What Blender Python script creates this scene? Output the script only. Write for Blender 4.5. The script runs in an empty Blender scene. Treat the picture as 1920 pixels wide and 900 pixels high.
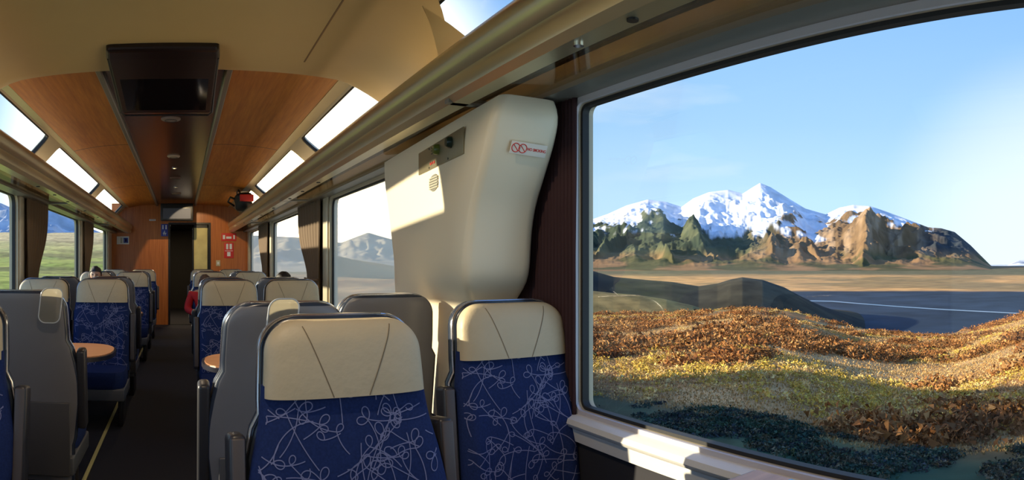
import bpy, bmesh, math, random
import numpy as np
from mathutils import Vector, Matrix
from mathutils.geometry import tessellate_polygon
sc = bpy.context.scene
C = sc.collection
EYE = 1.36
PX = 1250.0          # pixels per radian of the cylindrical panorama
# ---------------------------------------------------------------- camera
cam = bpy.data.cameras.new('camera'); camo = bpy.data.objects.new('camera', cam); C.objects.link(camo)
cam.type = 'PANO'; cam.panorama_type = 'CENTRAL_CYLINDRICAL'
YAW = (960-340)/PX
cam.central_cylindrical_range_u_min = -960/PX
cam.central_cylindrical_range_u_max = 960/PX
cam.central_cylindrical_range_v_min = -(900-490)/PX
cam.central_cylindrical_range_v_max = 490/PX
cam.central_cylindrical_radius = 1.0
cam.clip_start = 0.02; cam.clip_end = 40000
camo.location = (0, 0, EYE); camo.rotation_euler = (math.pi/2, 0, -YAW)
sc.camera = camo
sc.view_settings.view_transform = 'Standard'; sc.view_settings.look = 'None'
sc.view_settings.exposure = 0.40; sc.view_settings.gamma = 1.0
sc.view_settings.use_curve_mapping = False
# ---------------------------------------------------------------- sun and sky
SUN_AZ, SUN_EL = -1.08, 0.25
SUN_DIR = Vector((math.sin(SUN_AZ)*math.cos(SUN_EL), math.cos(SUN_AZ)*math.cos(SUN_EL), math.sin(SUN_EL)))
sl = bpy.data.lights.new('sun', 'SUN'); sl.energy = 7.2; sl.color = (1.0, .84, .60); sl.angle = math.radians(.6)
so = bpy.data.objects.new('sun', sl); C.objects.link(so)
so.rotation_euler = SUN_DIR.to_track_quat('Z', 'Y').to_euler()
w = bpy.data.worlds.new('world'); sc.world = w; w.use_nodes = True
nt = w.node_tree; N = nt.nodes; L = nt.links; N.clear()
def nd(nodes, t, **k):
    n = nodes.new(t)
    for a, b in k.items():
        if a.startswith('i_'): n.inputs[a[2:]].default_value = b
        else: setattr(n, a, b)
    return n
tc = nd(N, 'ShaderNodeTexCoord')
sep = nd(N, 'ShaderNodeSeparateXYZ'); L.new(tc.outputs['Generated'], sep.inputs[0])
rp = nd(N, 'ShaderNodeValToRGB'); e = rp.color_ramp.elements
e[0].position = 0.0; e[0].color = (.62, .84, 1.0, 1)
e[1].position = .6; e[1].color = (.16, .34, .80, 1)
x = e.new(.09); x.color = (.55, .80, 1.0, 1)
x = e.new(.20); x.color = (.40, .66, .98, 1)
x = e.new(.38); x.color = (.27, .52, .96, 1)
L.new(sep.outputs[2], rp.inputs[0])
dot = nd(N, 'ShaderNodeVectorMath', operation='DOT_PRODUCT'); GLOW = (math.sin(.12)*.992, math.cos(.12)*.992, .125); dot.inputs[1].default_value = GLOW
L.new(tc.outputs['Generated'], dot.inputs[0])
mr = nd(N, 'ShaderNodeMapRange'); mr.interpolation_type = 'SMOOTHSTEP'
mr.inputs[1].default_value = .905; mr.inputs[2].default_value = 1.0; mr.inputs[3].default_value = 0; mr.inputs[4].default_value = 1
L.new(dot.outputs['Value'], mr.inputs[0])
# thin bright haze low in the south of the window
dot2 = nd(N, 'ShaderNodeVectorMath', operation='DOT_PRODUCT'); dot2.inputs[1].default_value = (math.sin(1.32), math.cos(1.32), .03)
L.new(tc.outputs['Generated'], dot2.inputs[0])
mr2 = nd(N, 'ShaderNodeMapRange'); mr2.interpolation_type = 'SMOOTHSTEP'
mr2.inputs[1].default_value = .955; mr2.inputs[2].default_value = 1.0; mr2.inputs[3].default_value = 0; mr2.inputs[4].default_value = .6
L.new(dot2.outputs['Value'], mr2.inputs[0])
mp = nd(N, 'ShaderNodeMapping'); mp.inputs['Scale'].default_value = (2, 2, 9); L.new(tc.outputs['Generated'], mp.inputs[0])
nz = nd(N, 'ShaderNodeTexNoise'); nz.inputs['Scale'].default_value = 1.6; nz.inputs['Detail'].default_value = 6; L.new(mp.outputs[0], nz.inputs[0])
cr = nd(N, 'ShaderNodeMapRange'); cr.inputs[1].default_value = .58; cr.inputs[2].default_value = .85; cr.inputs[4].default_value = .45
L.new(nz.outputs[0], cr.inputs[0])
def mix(a, b, f):
    m = nd(N, 'ShaderNodeMix', data_type='RGBA'); L.new(f, m.inputs[0])
    L.new(a, m.inputs[6]) if hasattr(a, 'node') else setattr(m.inputs[6], 'default_value', a)
    L.new(b, m.inputs[7]) if hasattr(b, 'node') else setattr(m.inputs[7], 'default_value', b)
    return m.outputs[2]
c1 = mix(rp.outputs[0], (1, 1, 1, 1), cr.outputs[0])
c2 = mix(c1, (1.05, 1.08, 1.1, 1), mr2.outputs[0])
c3 = mix(c2, (3.4, 3.1, 2.5, 1), mr.outputs[0])
mr3 = nd(N, 'ShaderNodeMapRange'); mr3.interpolation_type = 'SMOOTHSTEP'; mr3.inputs[1].default_value = .985; mr3.inputs[2].default_value = 1.0
L.new(dot.outputs['Value'], mr3.inputs[0]); c3 = mix(c3, (26, 19, 10, 1), mr3.outputs[0])
bg = nd(N, 'ShaderNodeBackground'); bg.inputs[1].default_value = .86; L.new(c3, bg.inputs[0])
wo = nd(N, 'ShaderNodeOutputWorld'); L.new(bg.outputs[0], wo.inputs[0])

# ---------------------------------------------------------------- helpers
rnd = random.Random(7); rng = np.random.default_rng(7)
def H(h): return EYE + h
def tag(o, label=None, cat=None, group=None, kind=None):
    if label: o['label'] = label
    if cat: o['category'] = cat
    if group: o['group'] = group
    if kind: o['kind'] = kind
    return o
def link(name, me, m=None, parent=None, smooth=True):
    o = bpy.data.objects.new(name, me); C.objects.link(o)
    if m is not None:
        for mm in (m if isinstance(m, (list, tuple)) else [m]):
            me.materials.append(mm)
    if parent: o.parent = parent
    if smooth:
        me.polygons.foreach_set('use_smooth', [True]*len(me.polygons))
        try: me.set_sharp_from_angle(angle=math.radians(38))
        except Exception: pass
    return o
def mesh(name, v, f, m=None, parent=None, smooth=True, mi=None):
    me = bpy.data.meshes.new(name); me.from_pydata([tuple(p) for p in v], [], [tuple(q) for q in f]); me.update()
    o = link(name, me, m, parent, smooth)
    if mi is not None: me.polygons.foreach_set('material_index', mi)
    return o
def empty(name, loc=(0,0,0), rz=0):
    o = bpy.data.objects.new(name, None); C.objects.link(o); o.location = loc; o.rotation_euler = (0,0,rz)
    o.empty_display_size = .1
    return o
def copy_tree(o, parent=None):
    c = o.copy(); C.objects.link(c)
    if parent: c.parent = parent
    for ch in list(o.children): copy_tree(ch, c)
    return c
class MB:
    """collects geometry of ONE mesh"""
    def __init__(s): s.v = []; s.f = []; s.mi = []
    def add(s, v, f, mi=0):
        b = len(s.v); s.v += [tuple(p) for p in v]
        s.f += [tuple(i+b for i in q) for q in f]; s.mi += [mi]*len(f); return s
    def box(s, x0, x1, y0, y1, z0, z1, mi=0, r=0.0, M=None):
        bm = bmesh.new(); bmesh.ops.create_cube(bm, size=1)
        for q in bm.verts:
            q.co = ((x0+x1)/2+q.co.x*(x1-x0), (y0+y1)/2+q.co.y*(y1-y0), (z0+z1)/2+q.co.z*(z1-z0))
        if r > 0: bmesh.ops.bevel(bm, geom=bm.edges[:], offset=r, segments=3, profile=.5, affect='EDGES')
        if M is not None: bmesh.ops.transform(bm, matrix=M, verts=bm.verts)
        s.bm(bm, mi); return s
    def bm(s, bm, mi=0):
        bm.verts.index_update(); s.add([q.co for q in bm.verts], [[q.index for q in f.verts] for f in bm.faces], mi); bm.free()
    def tube(s, pts, r, n=10, mi=0, closed=False, caps=True):
        pts = [Vector(p) for p in pts]; rings = []; up = None; k = len(pts)
        for i, p in enumerate(pts):
            a = pts[(i-1) % k] if (closed or i > 0) else p; b = pts[(i+1) % k] if (closed or i < k-1) else p
            t = (b-a).normalized()
            if up is None: up = t.orthogonal().normalized()
            up = (up - t*up.dot(t)).normalized(); sd = t.cross(up)
            rr = r[i] if isinstance(r, (list, tuple)) else r
            rings.append([p+up*rr*math.cos(2*math.pi*j/n)+sd*rr*math.sin(2*math.pi*j/n) for j in range(n)])
        v = [q for g in rings for q in g]; f = []
        for i in range(k if closed else k-1):
            for j in range(n):
                a = i*n+j; b = i*n+(j+1) % n; c = ((i+1) % k)*n+(j+1) % n; d = ((i+1) % k)*n+j
                f.append((a, b, c, d))
        if caps and not closed: f.append(tuple(range(n))[::-1]); f.append(tuple((k-1)*n+j for j in range(n)))
        s.add(v, f, mi); return s
    def prism(s, poly, a0, a1, axis='y', mi=0):
        """poly in the two other axes (x,z for y; y,z for x; x,y for z)"""
        def P(u, w_, a): return {'y': (u, a, w_), 'x': (a, u, w_), 'z': (u, w_, a)}[axis]
        n = len(poly); v = [P(u, q, a0) for u, q in poly]+[P(u, q, a1) for u, q in poly]
        f = [(i, (i+1) % n, n+(i+1) % n, n+i) for i in range(n)]+[tuple(range(n))[::-1], tuple(range(n, 2*n))]
        s.add(v, f, mi); return s
    def build(s, name, m=None, parent=None, smooth=True):
        o = mesh(name, s.v, s.f, m, parent, False, s.mi)
        bm = bmesh.new(); bm.from_mesh(o.data); bmesh.ops.recalc_face_normals(bm, faces=bm.faces); bm.to_mesh(o.data); bm.free()
        if smooth:
            o.data.polygons.foreach_set('use_smooth', [True]*len(o.data.polygons))
            try: o.data.set_sharp_from_angle(angle=math.radians(38))
            except Exception: pass
        return o
def rrect(u0, u1, v0, v1, r, n=6):
    out = []
    for cx, cy, a in ((u1-r, v1-r, 0), (u0+r, v1-r, 90), (u0+r, v0+r, 180), (u1-r, v0+r, 270)):
        for i in range(n+1):
            t = math.radians(a+90*i/n); out.append((cx+r*math.cos(t), cy+r*math.sin(t)))
    return out
def holed(outer, holes, fn, depth=None):
    """panel with holes; fn maps (u,v,d)->xyz, d runs 0..depth through the panel"""
    loops = [outer]+holes
    tri = tessellate_polygon([[Vector((a, b, 0)) for a, b in lp] for lp in loops])
    flat = [p for lp in loops for p in lp]; n = len(flat)
    v = [fn(a, b, 0) for a, b in flat]; f = [tuple(t) for t in tri]
    if depth:
        v += [fn(a, b, depth) for a, b in flat]; f += [tuple(i+n for i in t) for t in tri]
        o = 0
        for lp in loops:
            k = len(lp)
            for i in range(k): f.append((o+i, o+(i+1) % k, n+o+(i+1) % k, n+o+i))
            o += k
    return MB().add(v, f)
# ---------------------------------------------------------------- materials
def M_(name, col, rough=.5, metal=0, spec=.5, bump=0, bscale=60, var=0, vscale=8, **k):
    m = bpy.data.materials.new(name); m.use_nodes = True
    t = m.node_tree; b = t.nodes['Principled BSDF']
    b.inputs['Base Color'].default_value = (*col, 1); b.inputs['Roughness'].default_value = rough
    b.inputs['Metallic'].default_value = metal; b.inputs['Specular IOR Level'].default_value = spec
    for a, q in k.items(): b.inputs[a].default_value = q
    co = t.nodes.new('ShaderNodeTexCoord')
    if var:
        n = t.nodes.new('ShaderNodeTexNoise'); n.inputs['Scale'].default_value = vscale; n.inputs['Detail'].default_value = 5
        t.links.new(co.outputs['Object'], n.inputs[0])
        mm = t.nodes.new('ShaderNodeMix'); mm.data_type = 'RGBA'; t.links.new(n.outputs[0], mm.inputs[0])
        mm.inputs[6].default_value = (*[q*(1-var) for q in col], 1); mm.inputs[7].default_value = (*[min(1, q*(1+var)) for q in col], 1)
        t.links.new(mm.outputs[2], b.inputs['Base Color'])
    if bump:
        n = t.nodes.new('ShaderNodeTexNoise'); n.inputs['Scale'].default_value = bscale; n.inputs['Detail'].default_value = 3
        t.links.new(co.outputs['Object'], n.inputs[0])
        bb = t.nodes.new('ShaderNodeBump'); bb.inputs['Strength'].default_value = bump; bb.inputs['Distance'].default_value = .01
        t.links.new(n.outputs[0], bb.inputs['Height']); t.links.new(bb.outputs[0], b.inputs['Normal'])
    return m
def wood(name, c0, c1, rough=.3, scale=(26, 1.2, 26)):
    m = M_(name, c0, rough); t = m.node_tree; b = t.nodes['Principled BSDF']
    co = t.nodes.new('ShaderNodeTexCoord'); mp = t.nodes.new('ShaderNodeMapping'); mp.inputs['Scale'].default_value = scale
    n = t.nodes.new('ShaderNodeTexNoise'); n.inputs['Scale'].default_value = 1.5; n.inputs['Detail'].default_value = 8; n.inputs['Roughness'].default_value = .65
    n2 = t.nodes.new('ShaderNodeTexNoise'); n2.inputs['Scale'].default_value = .35; n2.inputs['Detail'].default_value = 2
    r = t.nodes.new('ShaderNodeValToRGB'); r.color_ramp.elements[0].position = .3; r.color_ramp.elements[1].position = .72
    r.color_ramp.elements[0].color = (*c0, 1); r.color_ramp.elements[1].color = (*c1, 1)
    ad = t.nodes.new('ShaderNodeMath'); ad.operation = 'MULTIPLY_ADD'; ad.inputs[1].default_value = .35; 
    t.links.new(co.outputs['Object'], mp.inputs[0]); t.links.new(mp.outputs[0], n.inputs[0]); t.links.new(mp.outputs[0], n2.inputs[0])
    sb = t.nodes.new('ShaderNodeMath'); sb.operation = 'SUBTRACT'; sb.inputs[1].default_value = .17; t.links.new(n.outputs[0], sb.inputs[0])
    t.links.new(n2.outputs[0], ad.inputs[0]); t.links.new(sb.outputs[0], ad.inputs[2]); t.links.new(ad.outputs[0], r.inputs[0]); t.links.new(r.outputs[0], b.inputs['Base Color'])
    return m
def glass(name, tint=(.93, .97, .97), gloss=.03, rough=.02, milky=0.0):
    m = bpy.data.materials.new(name); m.use_nodes = True; t = m.node_tree; t.nodes.clear()
    tr = t.nodes.new('ShaderNodeBsdfTransparent'); tr.inputs[0].default_value = (*tint, 1)
    gl = t.nodes.new('ShaderNodeBsdfGlossy'); gl.inputs['Roughness'].default_value = rough
    fr = t.nodes.new('ShaderNodeLayerWeight'); fr.inputs[0].default_value = .25
    mu = t.nodes.new('ShaderNodeMath'); mu.operation = 'MULTIPLY_ADD'; mu.inputs[1].default_value = .07; mu.inputs[2].default_value = gloss*.5
    t.links.new(fr.outputs['Fresnel'], mu.inputs[0])
    mx = t.nodes.new('ShaderNodeMixShader'); t.links.new(mu.outputs[0], mx.inputs[0]); t.links.new(tr.outputs[0], mx.inputs[1]); t.links.new(gl.outputs[0], mx.inputs[2])
    last = mx
    if milky:
        tl = t.nodes.new('ShaderNodeBsdfTranslucent'); tl.inputs[0].default_value = (1, .87, .62, 1)
        m2 = t.nodes.new('ShaderNodeMixShader'); m2.inputs[0].default_value = milky
        t.links.new(mx.outputs[0], m2.inputs[1]); t.links.new(tl.outputs[0], m2.inputs[2]); last = m2
    o = t.nodes.new('ShaderNodeOutputMaterial'); t.links.new(last.outputs[0], o.inputs[0])
    return m
def emit(name, col, s):
    m = bpy.data.materials.new(name); m.use_nodes = True; t = m.node_tree; t.nodes.clear()
    n = t.nodes.new('ShaderNodeEmission'); n.inputs[0].default_value = (*col, 1); n.inputs[1].default_value = s
    o = t.nodes.new('ShaderNodeOutputMaterial'); t.links.new(n.outputs[0], o.inputs[0]); return m
CREAM = M_('cream_panel', (.60, .425, .18), .42, var=.06, vscale=3)
PILLAR = M_('pillar_plastic', (.88, .78, .58), .35)
ALU = M_('brushed_metal', (.66, .58, .36), .30, .75, var=.1, vscale=2)
ALUD = M_('grey_metal', (.30, .29, .25), .4, .6)
CHROME = M_('chrome', (.85, .85, .85), .12, 1)
BLACK = M_('black_plastic', (.012, .012, .014), .35)
RUBBER = M_('black_rubber', (.015, .015, .016), .6)
TRIMM = M_('window_trim', (.55, .47, .33), .4, .1)
TRIMW = M_('pale_trim', (.62, .58, .60), .4, .1)
WOODO = wood('orange_veneer', (.42, .13, .012), (.66, .26, .035), .5)
WOODD = wood('dark_veneer', (.035, .008, .004), (.10, .022, .010), .22)
WOODW = wood('wall_veneer', (.42, .11, .020), (.62, .20, .045), .35, (26, 26, 1.2))
WOODT = wood('table_veneer', (.40, .17, .07), (.62, .30, .14), .3, (3, 30, 30))
SHELL = M_('grey_shell', (.20, .20, .22), .32, var=.05)
SHELLD = M_('shell_rim', (.03, .04, .065), .25)
LEATHER = M_('beige_leather', (.62, .51, .33), .5, bump=.25, bscale=25, var=.07, vscale=9)
SEAM = M_('leather_seam', (.20, .15, .09), .7)
NAVY = M_('navy_fabric', (.014, .030, .12), .85, var=.45, vscale=140, spec=.2)
CURL = M_('pattern_thread', (.20, .22, .40), .8, spec=.2)
CURTM = M_('maroon_curtain', (.045, .014, .016), .8)
CURTB = M_('brown_curtain', (.16, .105, .06), .85)
CARPET = M_('carpet', (.010, .010, .018), .95, var=.3, vscale=200)
DARKW = M_('dark_lower_wall', (.018, .017, .022), .8)
GLASS = glass('window_glass'); GLASSR = glass('glare_haze_glass', milky=.6, tint=(.99, .96, .86)); RACKG = glass('shelf_glass', (.55, .52, .45), .35, .08)  # right-hand panes: warm translucency stands in for sun haze and glare
FROST = glass('frosted_plastic', (.75, .78, .8), .2, .3, milky=.25)
LAMP = emit('lamp_glow', (1, .62, .3), 14)
WHITE = M_('white_paint', (.8, .8, .8), .5); RED = M_('sign_red', (.65, .03, .02), .5); BLUE = M_('sign_blue', (.04, .06, .35), .5)
SKIN = M_('skin', (.50, .28, .19), .55); HAIRK = M_('black_hair', (.012, .01, .01), .6); HAIRB = M_('brown_hair', (.10, .05, .03), .6)

# ================================================================ CAR SHELL
XR, XL, YE, YN = 1.45, -1.50, 14.3, -7.0
ZS, ZH = H(-.572), H(.607)       # sill, window head
winR = [(-.75, 2.14), (-4.85, -1.85), (3.36, 6.36), (7.46, 10.5), (11.6, 14.0)]
winL = [(-.6, 2.0), (-4.4, -1.4), (2.75, 5.95), (6.75, 9.7), (10.5, 13.3)]
fl = MB().box(XL-.1, XR+.1, YN, YE+5, -.06, 0).build('floor', CARPET); tag(fl, kind='structure')
tag(MB().box(-.615, -.59, YN, YE, 0, .006).build('trim_1', M_('glow_strip', (.62, .55, .22), .5)), kind='structure')
# walls with window openings
def RW(a, b): return .035 if abs(b-2.14) < .01 else .09
def wall(side, X, wins):
    s = 1 if X > 0 else -1
    zt = H(1.0 if s > 0 else .92)
    holes = [rrect(a, b, ZS, ZH, RW(a, b)) for a, b in wins]
    o = holed([(YN, .0), (YE, .0), (YE, zt), (YN, zt)], holes, lambda u, v, d: (X+s*d, u, v), .07).build('wall_'+side, TRIMM if s < 0 else TRIMM, smooth=False)
    tag(o, kind='structure'); return o
wall('right', XR, winR); wall('left', XL, winL)
k = 0
for X, wins in ((XR, winR), (XL, winL)):
    s = 1 if X > 0 else -1
    for i, (a, b) in enumerate(wins):
        k += 1
        e_ = empty('window_%d' % k, (X, (a+b)/2, (ZS+ZH)/2)); tag(e_, kind='structure')
        cy, cz = (a+b)/2, (ZS+ZH)/2
        gk = holed(rrect(a-cy, b-cy, ZS-cz, ZH-cz, RW(a, b)), [rrect(a-cy+.012, b-cy-.012, ZS-cz+.012, ZH-cz-.012, RW(a, b)-.01)], lambda u, v, d: (s*(.012+d), u, v), .03)
        gk.build('gasket', RUBBER, e_, False)
        ot = holed(rrect(a-cy-.025, b-cy+.025, ZS-cz-.02, ZH-cz+.025, RW(a, b)+.02), [rrect(a-cy, b-cy, ZS-cz, ZH-cz, RW(a, b))], lambda u, v, d: (s*(-.012+d), u, v), .014)
        ot.build('frame', TRIMW if k == 1 else TRIMM, e_, False)
        pn = rrect(a-cy+.012, b-cy-.012, ZS-cz+.012, ZH-cz-.012, RW(a, b)-.01)
        mesh('pane', [(s*.03, u, v) for u, v in pn], [tuple(range(len(pn)))], GLASSR if (s > 0 and i > 1) else GLASS, e_, False)
# lower dark wall panels, sill mouldings, heads
def prism_s(name, poly, y0, y1, m, **t):
    o = MB().prism(poly, y0, y1, 'y').build(name, m); tag(o, kind='structure'); return o
for s, X in ((1, XR), (-1, XL)):
    sd = 'right' if s > 0 else 'left'
    prism_s('wall_%s_lower' % sd, [(X-s*.012, 0), (X-s*.012, ZS-.12), (X-s*.004, ZS-.12), (X-s*.004, 0)], YN, YE, DARKW)
    sill = [(X, ZS-.015), (X-s*.03, ZS-.018), (X-s*.055, ZS-.028), (X-s*.062, ZS-.045), (X-s*.055, ZS-.058), (X-s*.04, ZS-.066), (X-s*.032, ZS-.115), (X-s*.012, ZS-.125), (X, ZS-.125)]
    prism_s('trim_%d' % (2 if s > 0 else 3), sill, YN, YE, M_('sill_plastic', (.72, .70, .66), .35))
    # header mouldings over the windows
    hd = [(X, ZH+.03), (X-s*.03, ZH+.035), (X-s*.05, ZH+.05), (X-s*.10, ZH+.06), (X-s*.115, ZH+.075), (X-s*.115, ZH+.12), (X-s*.10, ZH+.13), (X, ZH+.13)]
    prism_s('trim_%d' % (4 if s > 0 else 5), hd, YN, YE, M_('head_moulding', (.48, .37, .22), .4))
    prism_s('trim_%d' % (6 if s > 0 else 7), [(X-s*.10, ZH+.128), (X-s*.125, ZH+.128), (X-s*.125, ZH+.14), (X-s*.10, ZH+.14)], YN, YE, BLACK)
# clerestory: sloped band with rounded windows
CLR = ((1.45, 1.00), (1.30, 1.0), (1.10, 1.165)); CLL = ((-1.5, .92), (-1.44, .92), (-1.20, 1.17))
cwinR = [(-4.9, -1.5), (-.9, 3.2), (3.5, 6.2), (6.75, 10.2), (10.7, 13.7)]
cwinL = [(-4.9, -1.5), (-.9, 2.2), (3.0, 6.1), (6.6, 10.0), (10.5, 13.9)]
for s, P, wins in ((1, CLR, cwinR), (-1, CLL, cwinL)):
    a, b = Vector((P[1][0], H(P[1][1]))), Vector((P[2][0], H(P[2][1])))
    d = (b-a); ln = d.length; d.normalize(); nrm = Vector((s*abs(d.y), abs(d.x)))
    def fn(u, v, dd, a=a, d=d, nrm=nrm): 
        q = a+d*v+nrm*dd; return (q.x, u, q.y)
    o = holed([(YN, 0), (YE, 0), (YE, ln), (YN, ln)], [rrect(p, q, .015, ln-.02, .07) for p, q in wins], fn, .05).build('wall_%s_upper' % ('right' if s > 0 else 'left'), TRIMM, smooth=False)
    tag(o, kind='structure')
    for p, q in wins:
        k += 1
        e_ = empty('window_%d' % k, (0, 0, 0)); tag(e_, kind='structure')
        r1 = rrect(p, q, .015, ln-.02, .07); r2 = rrect(p+.014, q-.014, .029, ln-.034, .06)
        holed(r1, [r2], lambda u, v, dd: fn(u, v, dd+.008), .03).build('gasket', RUBBER, e_, False)
        mesh('pane', [fn(u, v, .03) for u, v in r2], [tuple(range(len(r2)))], GLASSR if (s > 0 and p > 3) else GLASS, e_, False)
    tag(MB().box(min(P[0][0], P[1][0])-(.05 if s < 0 else 0), max(P[0][0], P[1][0])+(.05 if s > 0 else 0), YN, YE, H(P[0][1]-.015), H(P[0][1])).build('trim_%d' % (8 if s > 0 else 9), TRIMM), kind='structure')
# ceiling beyond the bulkhead: outer trim, veneer panels, dark strip
def strip(name, pts, y0, y1, m, th=.012):
    poly = [(x, H(h)) for x, h in pts]+[(x, H(h)+th) for x, h in reversed(pts)]
    return prism_s(name, poly, y0, y1, m)
def arc(p, q, sag, n=10):
    return [(p[0]+(q[0]-p[0])*i/n, p[1]+(q[1]-p[1])*i/n+sag*4*(i/n)*(1-i/n)) for i in range(n+1)]
strip('ceiling', arc((-1.12, 1.155), (-.52, 1.21), .02), YN, YE, WOODO)
strip('ceiling.001', arc((1.00, 1.165), (.30, 1.21), .02), YN, YE, WOODO)
strip('ceiling.002', [(-.52, 1.225), (.30, 1.225)], YN, YE, WOODD)
strip('trim_10', [(-1.20, 1.165), (-1.17, 1.16), (-1.12, 1.153)], YN, YE, ALU)
strip('trim_11', [(1.105, 1.165), (1.05, 1.162), (1.00, 1.16)], YN, YE, ALU)
for i, x in enumerate((-.52, .30)):
    strip('trim_%d' % (12+i), [(x-.022, 1.195), (x-.014, 1.185), (x+.014, 1.185), (x+.022, 1.195)], YN, YE, ALUD, .03)
for i, y in enumerate((6.9, 10.6)):
    strip('trim_%d' % (14+2*i), [(p[0], p[1]-.0015) for p in arc((-1.12, 1.155), (-.52, 1.21), .02)], y, y+.012, BLACK, .003)
    strip('trim_%d' % (15+2*i), [(p[0], p[1]-.0015) for p in arc((1.0, 1.165), (.30, 1.21), .02)], y, y+.012, BLACK, .003)
# outer roof skin keeps daylight out above the lining
#MB().prism([(-1.5, H(1.0)), (-1.42, H(1.14)), (-1.2, H(1.24)), (0, H(1.33)), (1.15, H(1.24)), (1.37, H(1.14)), (1.45, H(1.0)), (1.5, H(1.0)), (1.42, H(1.17)), (1.16, H(1.28)), (0, H(1.37)), (-1.2, H(1.28)), (-1.47, H(1.17)), (-1.55, H(1.0))], YN, YE, 'y')
rf = MB().prism([(-1.22, H(1.20)), (0, H(1.3)), (1.12, H(1.20)), (1.12, H(1.22)), (0, H(1.34)), (-1.22, H(1.22))], YN, YE, 'y').build('ceiling.003', ALUD); tag(rf, kind='structure')
# cream vaulted bulkhead near the camera
def vault(h0, sagw):
    out = []
    for i in range(41):
        t = -1+2*i/40; x = t*1.36-(.03 if t < 0 else 0)
        h = h0-.035*t*t-.10*abs(t)**5-.17*max(0, abs(t)-.72)**1.2*3
        out.append((x, h))
    return out
VY0, VY1 = -.95, 4.02
def bulk():
    mb = MB(); prof = vault(1.155, 0); n = len(prof)
    ys = [2.35, 2.5, 2.7, 3.0, 3.4, 3.7, 3.93, 3.99, 4.02, 4.02]
    dz = [0, 0, 0, 0, 0, 0, 0, -.004, .004, .09]
    v = []
    for y, z_ in zip(ys, dz):
        for j, (x, h) in enumerate(prof):
            yy = y
            if y < 2.6: yy = y + 1.9*max(0, abs(x)-.78)**1.6      # curved edge towards the near clerestory glass
            v.append((x, yy, H(h)+z_))
    f = [(i*n+j, i*n+j+1, (i+1)*n+j+1, (i+1)*n+j) for i in range(len(ys)-1) for j in range(n-1)]
    mb.add(v, f)
    return mb
b_ = bulk().build('ceiling.004', CREAM); tag(b_, kind='structure')
# panel joints in the cream ceiling
pf = vault(1.155, 0)
def joint(name, x, y0, y1):
    h = np.interp(x, [p[0] for p in pf], [p[1] for p in pf])
    tag(MB().box(x-.004, x+.004, y0, y1, H(h)-.0025, H(h)+.002).build(name, M_('joint', (.25, .15, .07), .7)), kind='structure')
joint('trim_20', .70, 2.4, 3.75); joint('trim_21', -1.02, 2.4, 3.6)
# end bulkhead wall with doorway
DX0, DX1, DZ = -.25, .60, H(.80)
ew = holed([(XL, 0), (XR, 0), (XR, H(1.25)), (XL, H(1.25))], [[(DX0, .001), (DX1, .001), (DX1, DZ), (DX0, DZ)]], lambda u, v, d: (u, YE+d, v), .06).build('wall_end', WOODW, smooth=False); tag(ew, kind='structure')
nw = MB().box(XL-.05, XR+.05, YN-.05, YN, 0, H(1.3)).build('wall_near', CREAM); tag(nw, kind='structure')
# vestibule behind the end doorway
vb = MB().box(-1.5, -.45, YE+.06, YE+5, 0, H(.95)).box(.8, 1.45, YE+.06, YE+5, 0, H(.95)).box(-1.5, 1.45, YE+4.9, YE+5, 0, H(.95)).box(-1.5, 1.45, YE+.06, YE+5, H(.9), H(.95)).build('wall_vestibule', M_('vestibule', (.02, .018, .015), .5)); tag(vb, kind='structure')
d1 = empty('door_1', (0, YE, 0)); tag(d1, kind='structure')
holed([(DX0-.03, .002), (DX1+.03, .002), (DX1+.03, DZ+.03), (DX0-.03, DZ+.03)], [[(DX0+.01, .01), (DX1-.01, .01), (DX1-.01, DZ-.01), (DX0+.01, DZ-.01)]], lambda u, v, d: (u, -.015+d, v), .09).build('door_frame', BLACK, d1, False)
MB().box(.235, .27, .02, .06, .01, DZ-.02).box(.56, .585, .02, .06, .01, DZ-.02).box(.235, .585, .02, .06, .01, .75).box(.235, .585, .02, .06, DZ-.08, DZ-.02).build('door_leaf', BLACK, d1, False)
GLINTG = M_('painted_sun_glint', (.85, .62, .25), .4, var=.4, vscale=4, **{'Transmission Weight': .0})  # sun reflection painted into the opaque pane as gold colour
GLINTX = M_('painted_sun_glint', (.75, .52, .18), .3, var=.5, vscale=5)
MB().box(.27, .56, .035, .045, .75, DZ-.08).build('door_pane', GLINTG, d1, False)
vl = bpy.data.lights.new('vestibule_fill', 'AREA'); vl.energy = 25; vl.size = .5; vl.color = (1, .75, .45)  # added area light without a fixture, brightens the doorway
vo = bpy.data.objects.new('vestibule_fill', vl); C.objects.link(vo); vo.location = (-.1, YE+1.5, H(.88))
wl = bpy.data.lights.new('doorway_fill', 'SPOT'); wl.energy = 40; wl.spot_size = 1.2; wl.color = (1, .75, .4)  # added fill spot without a fixture, aimed at the door pane
wlo = bpy.data.objects.new('doorway_fill', wl); C.objects.link(wlo); wlo.location = (.15, YE-1.7, H(1.18)); wlo.rotation_euler = (math.radians(52), 0, math.radians(-6))

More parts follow.
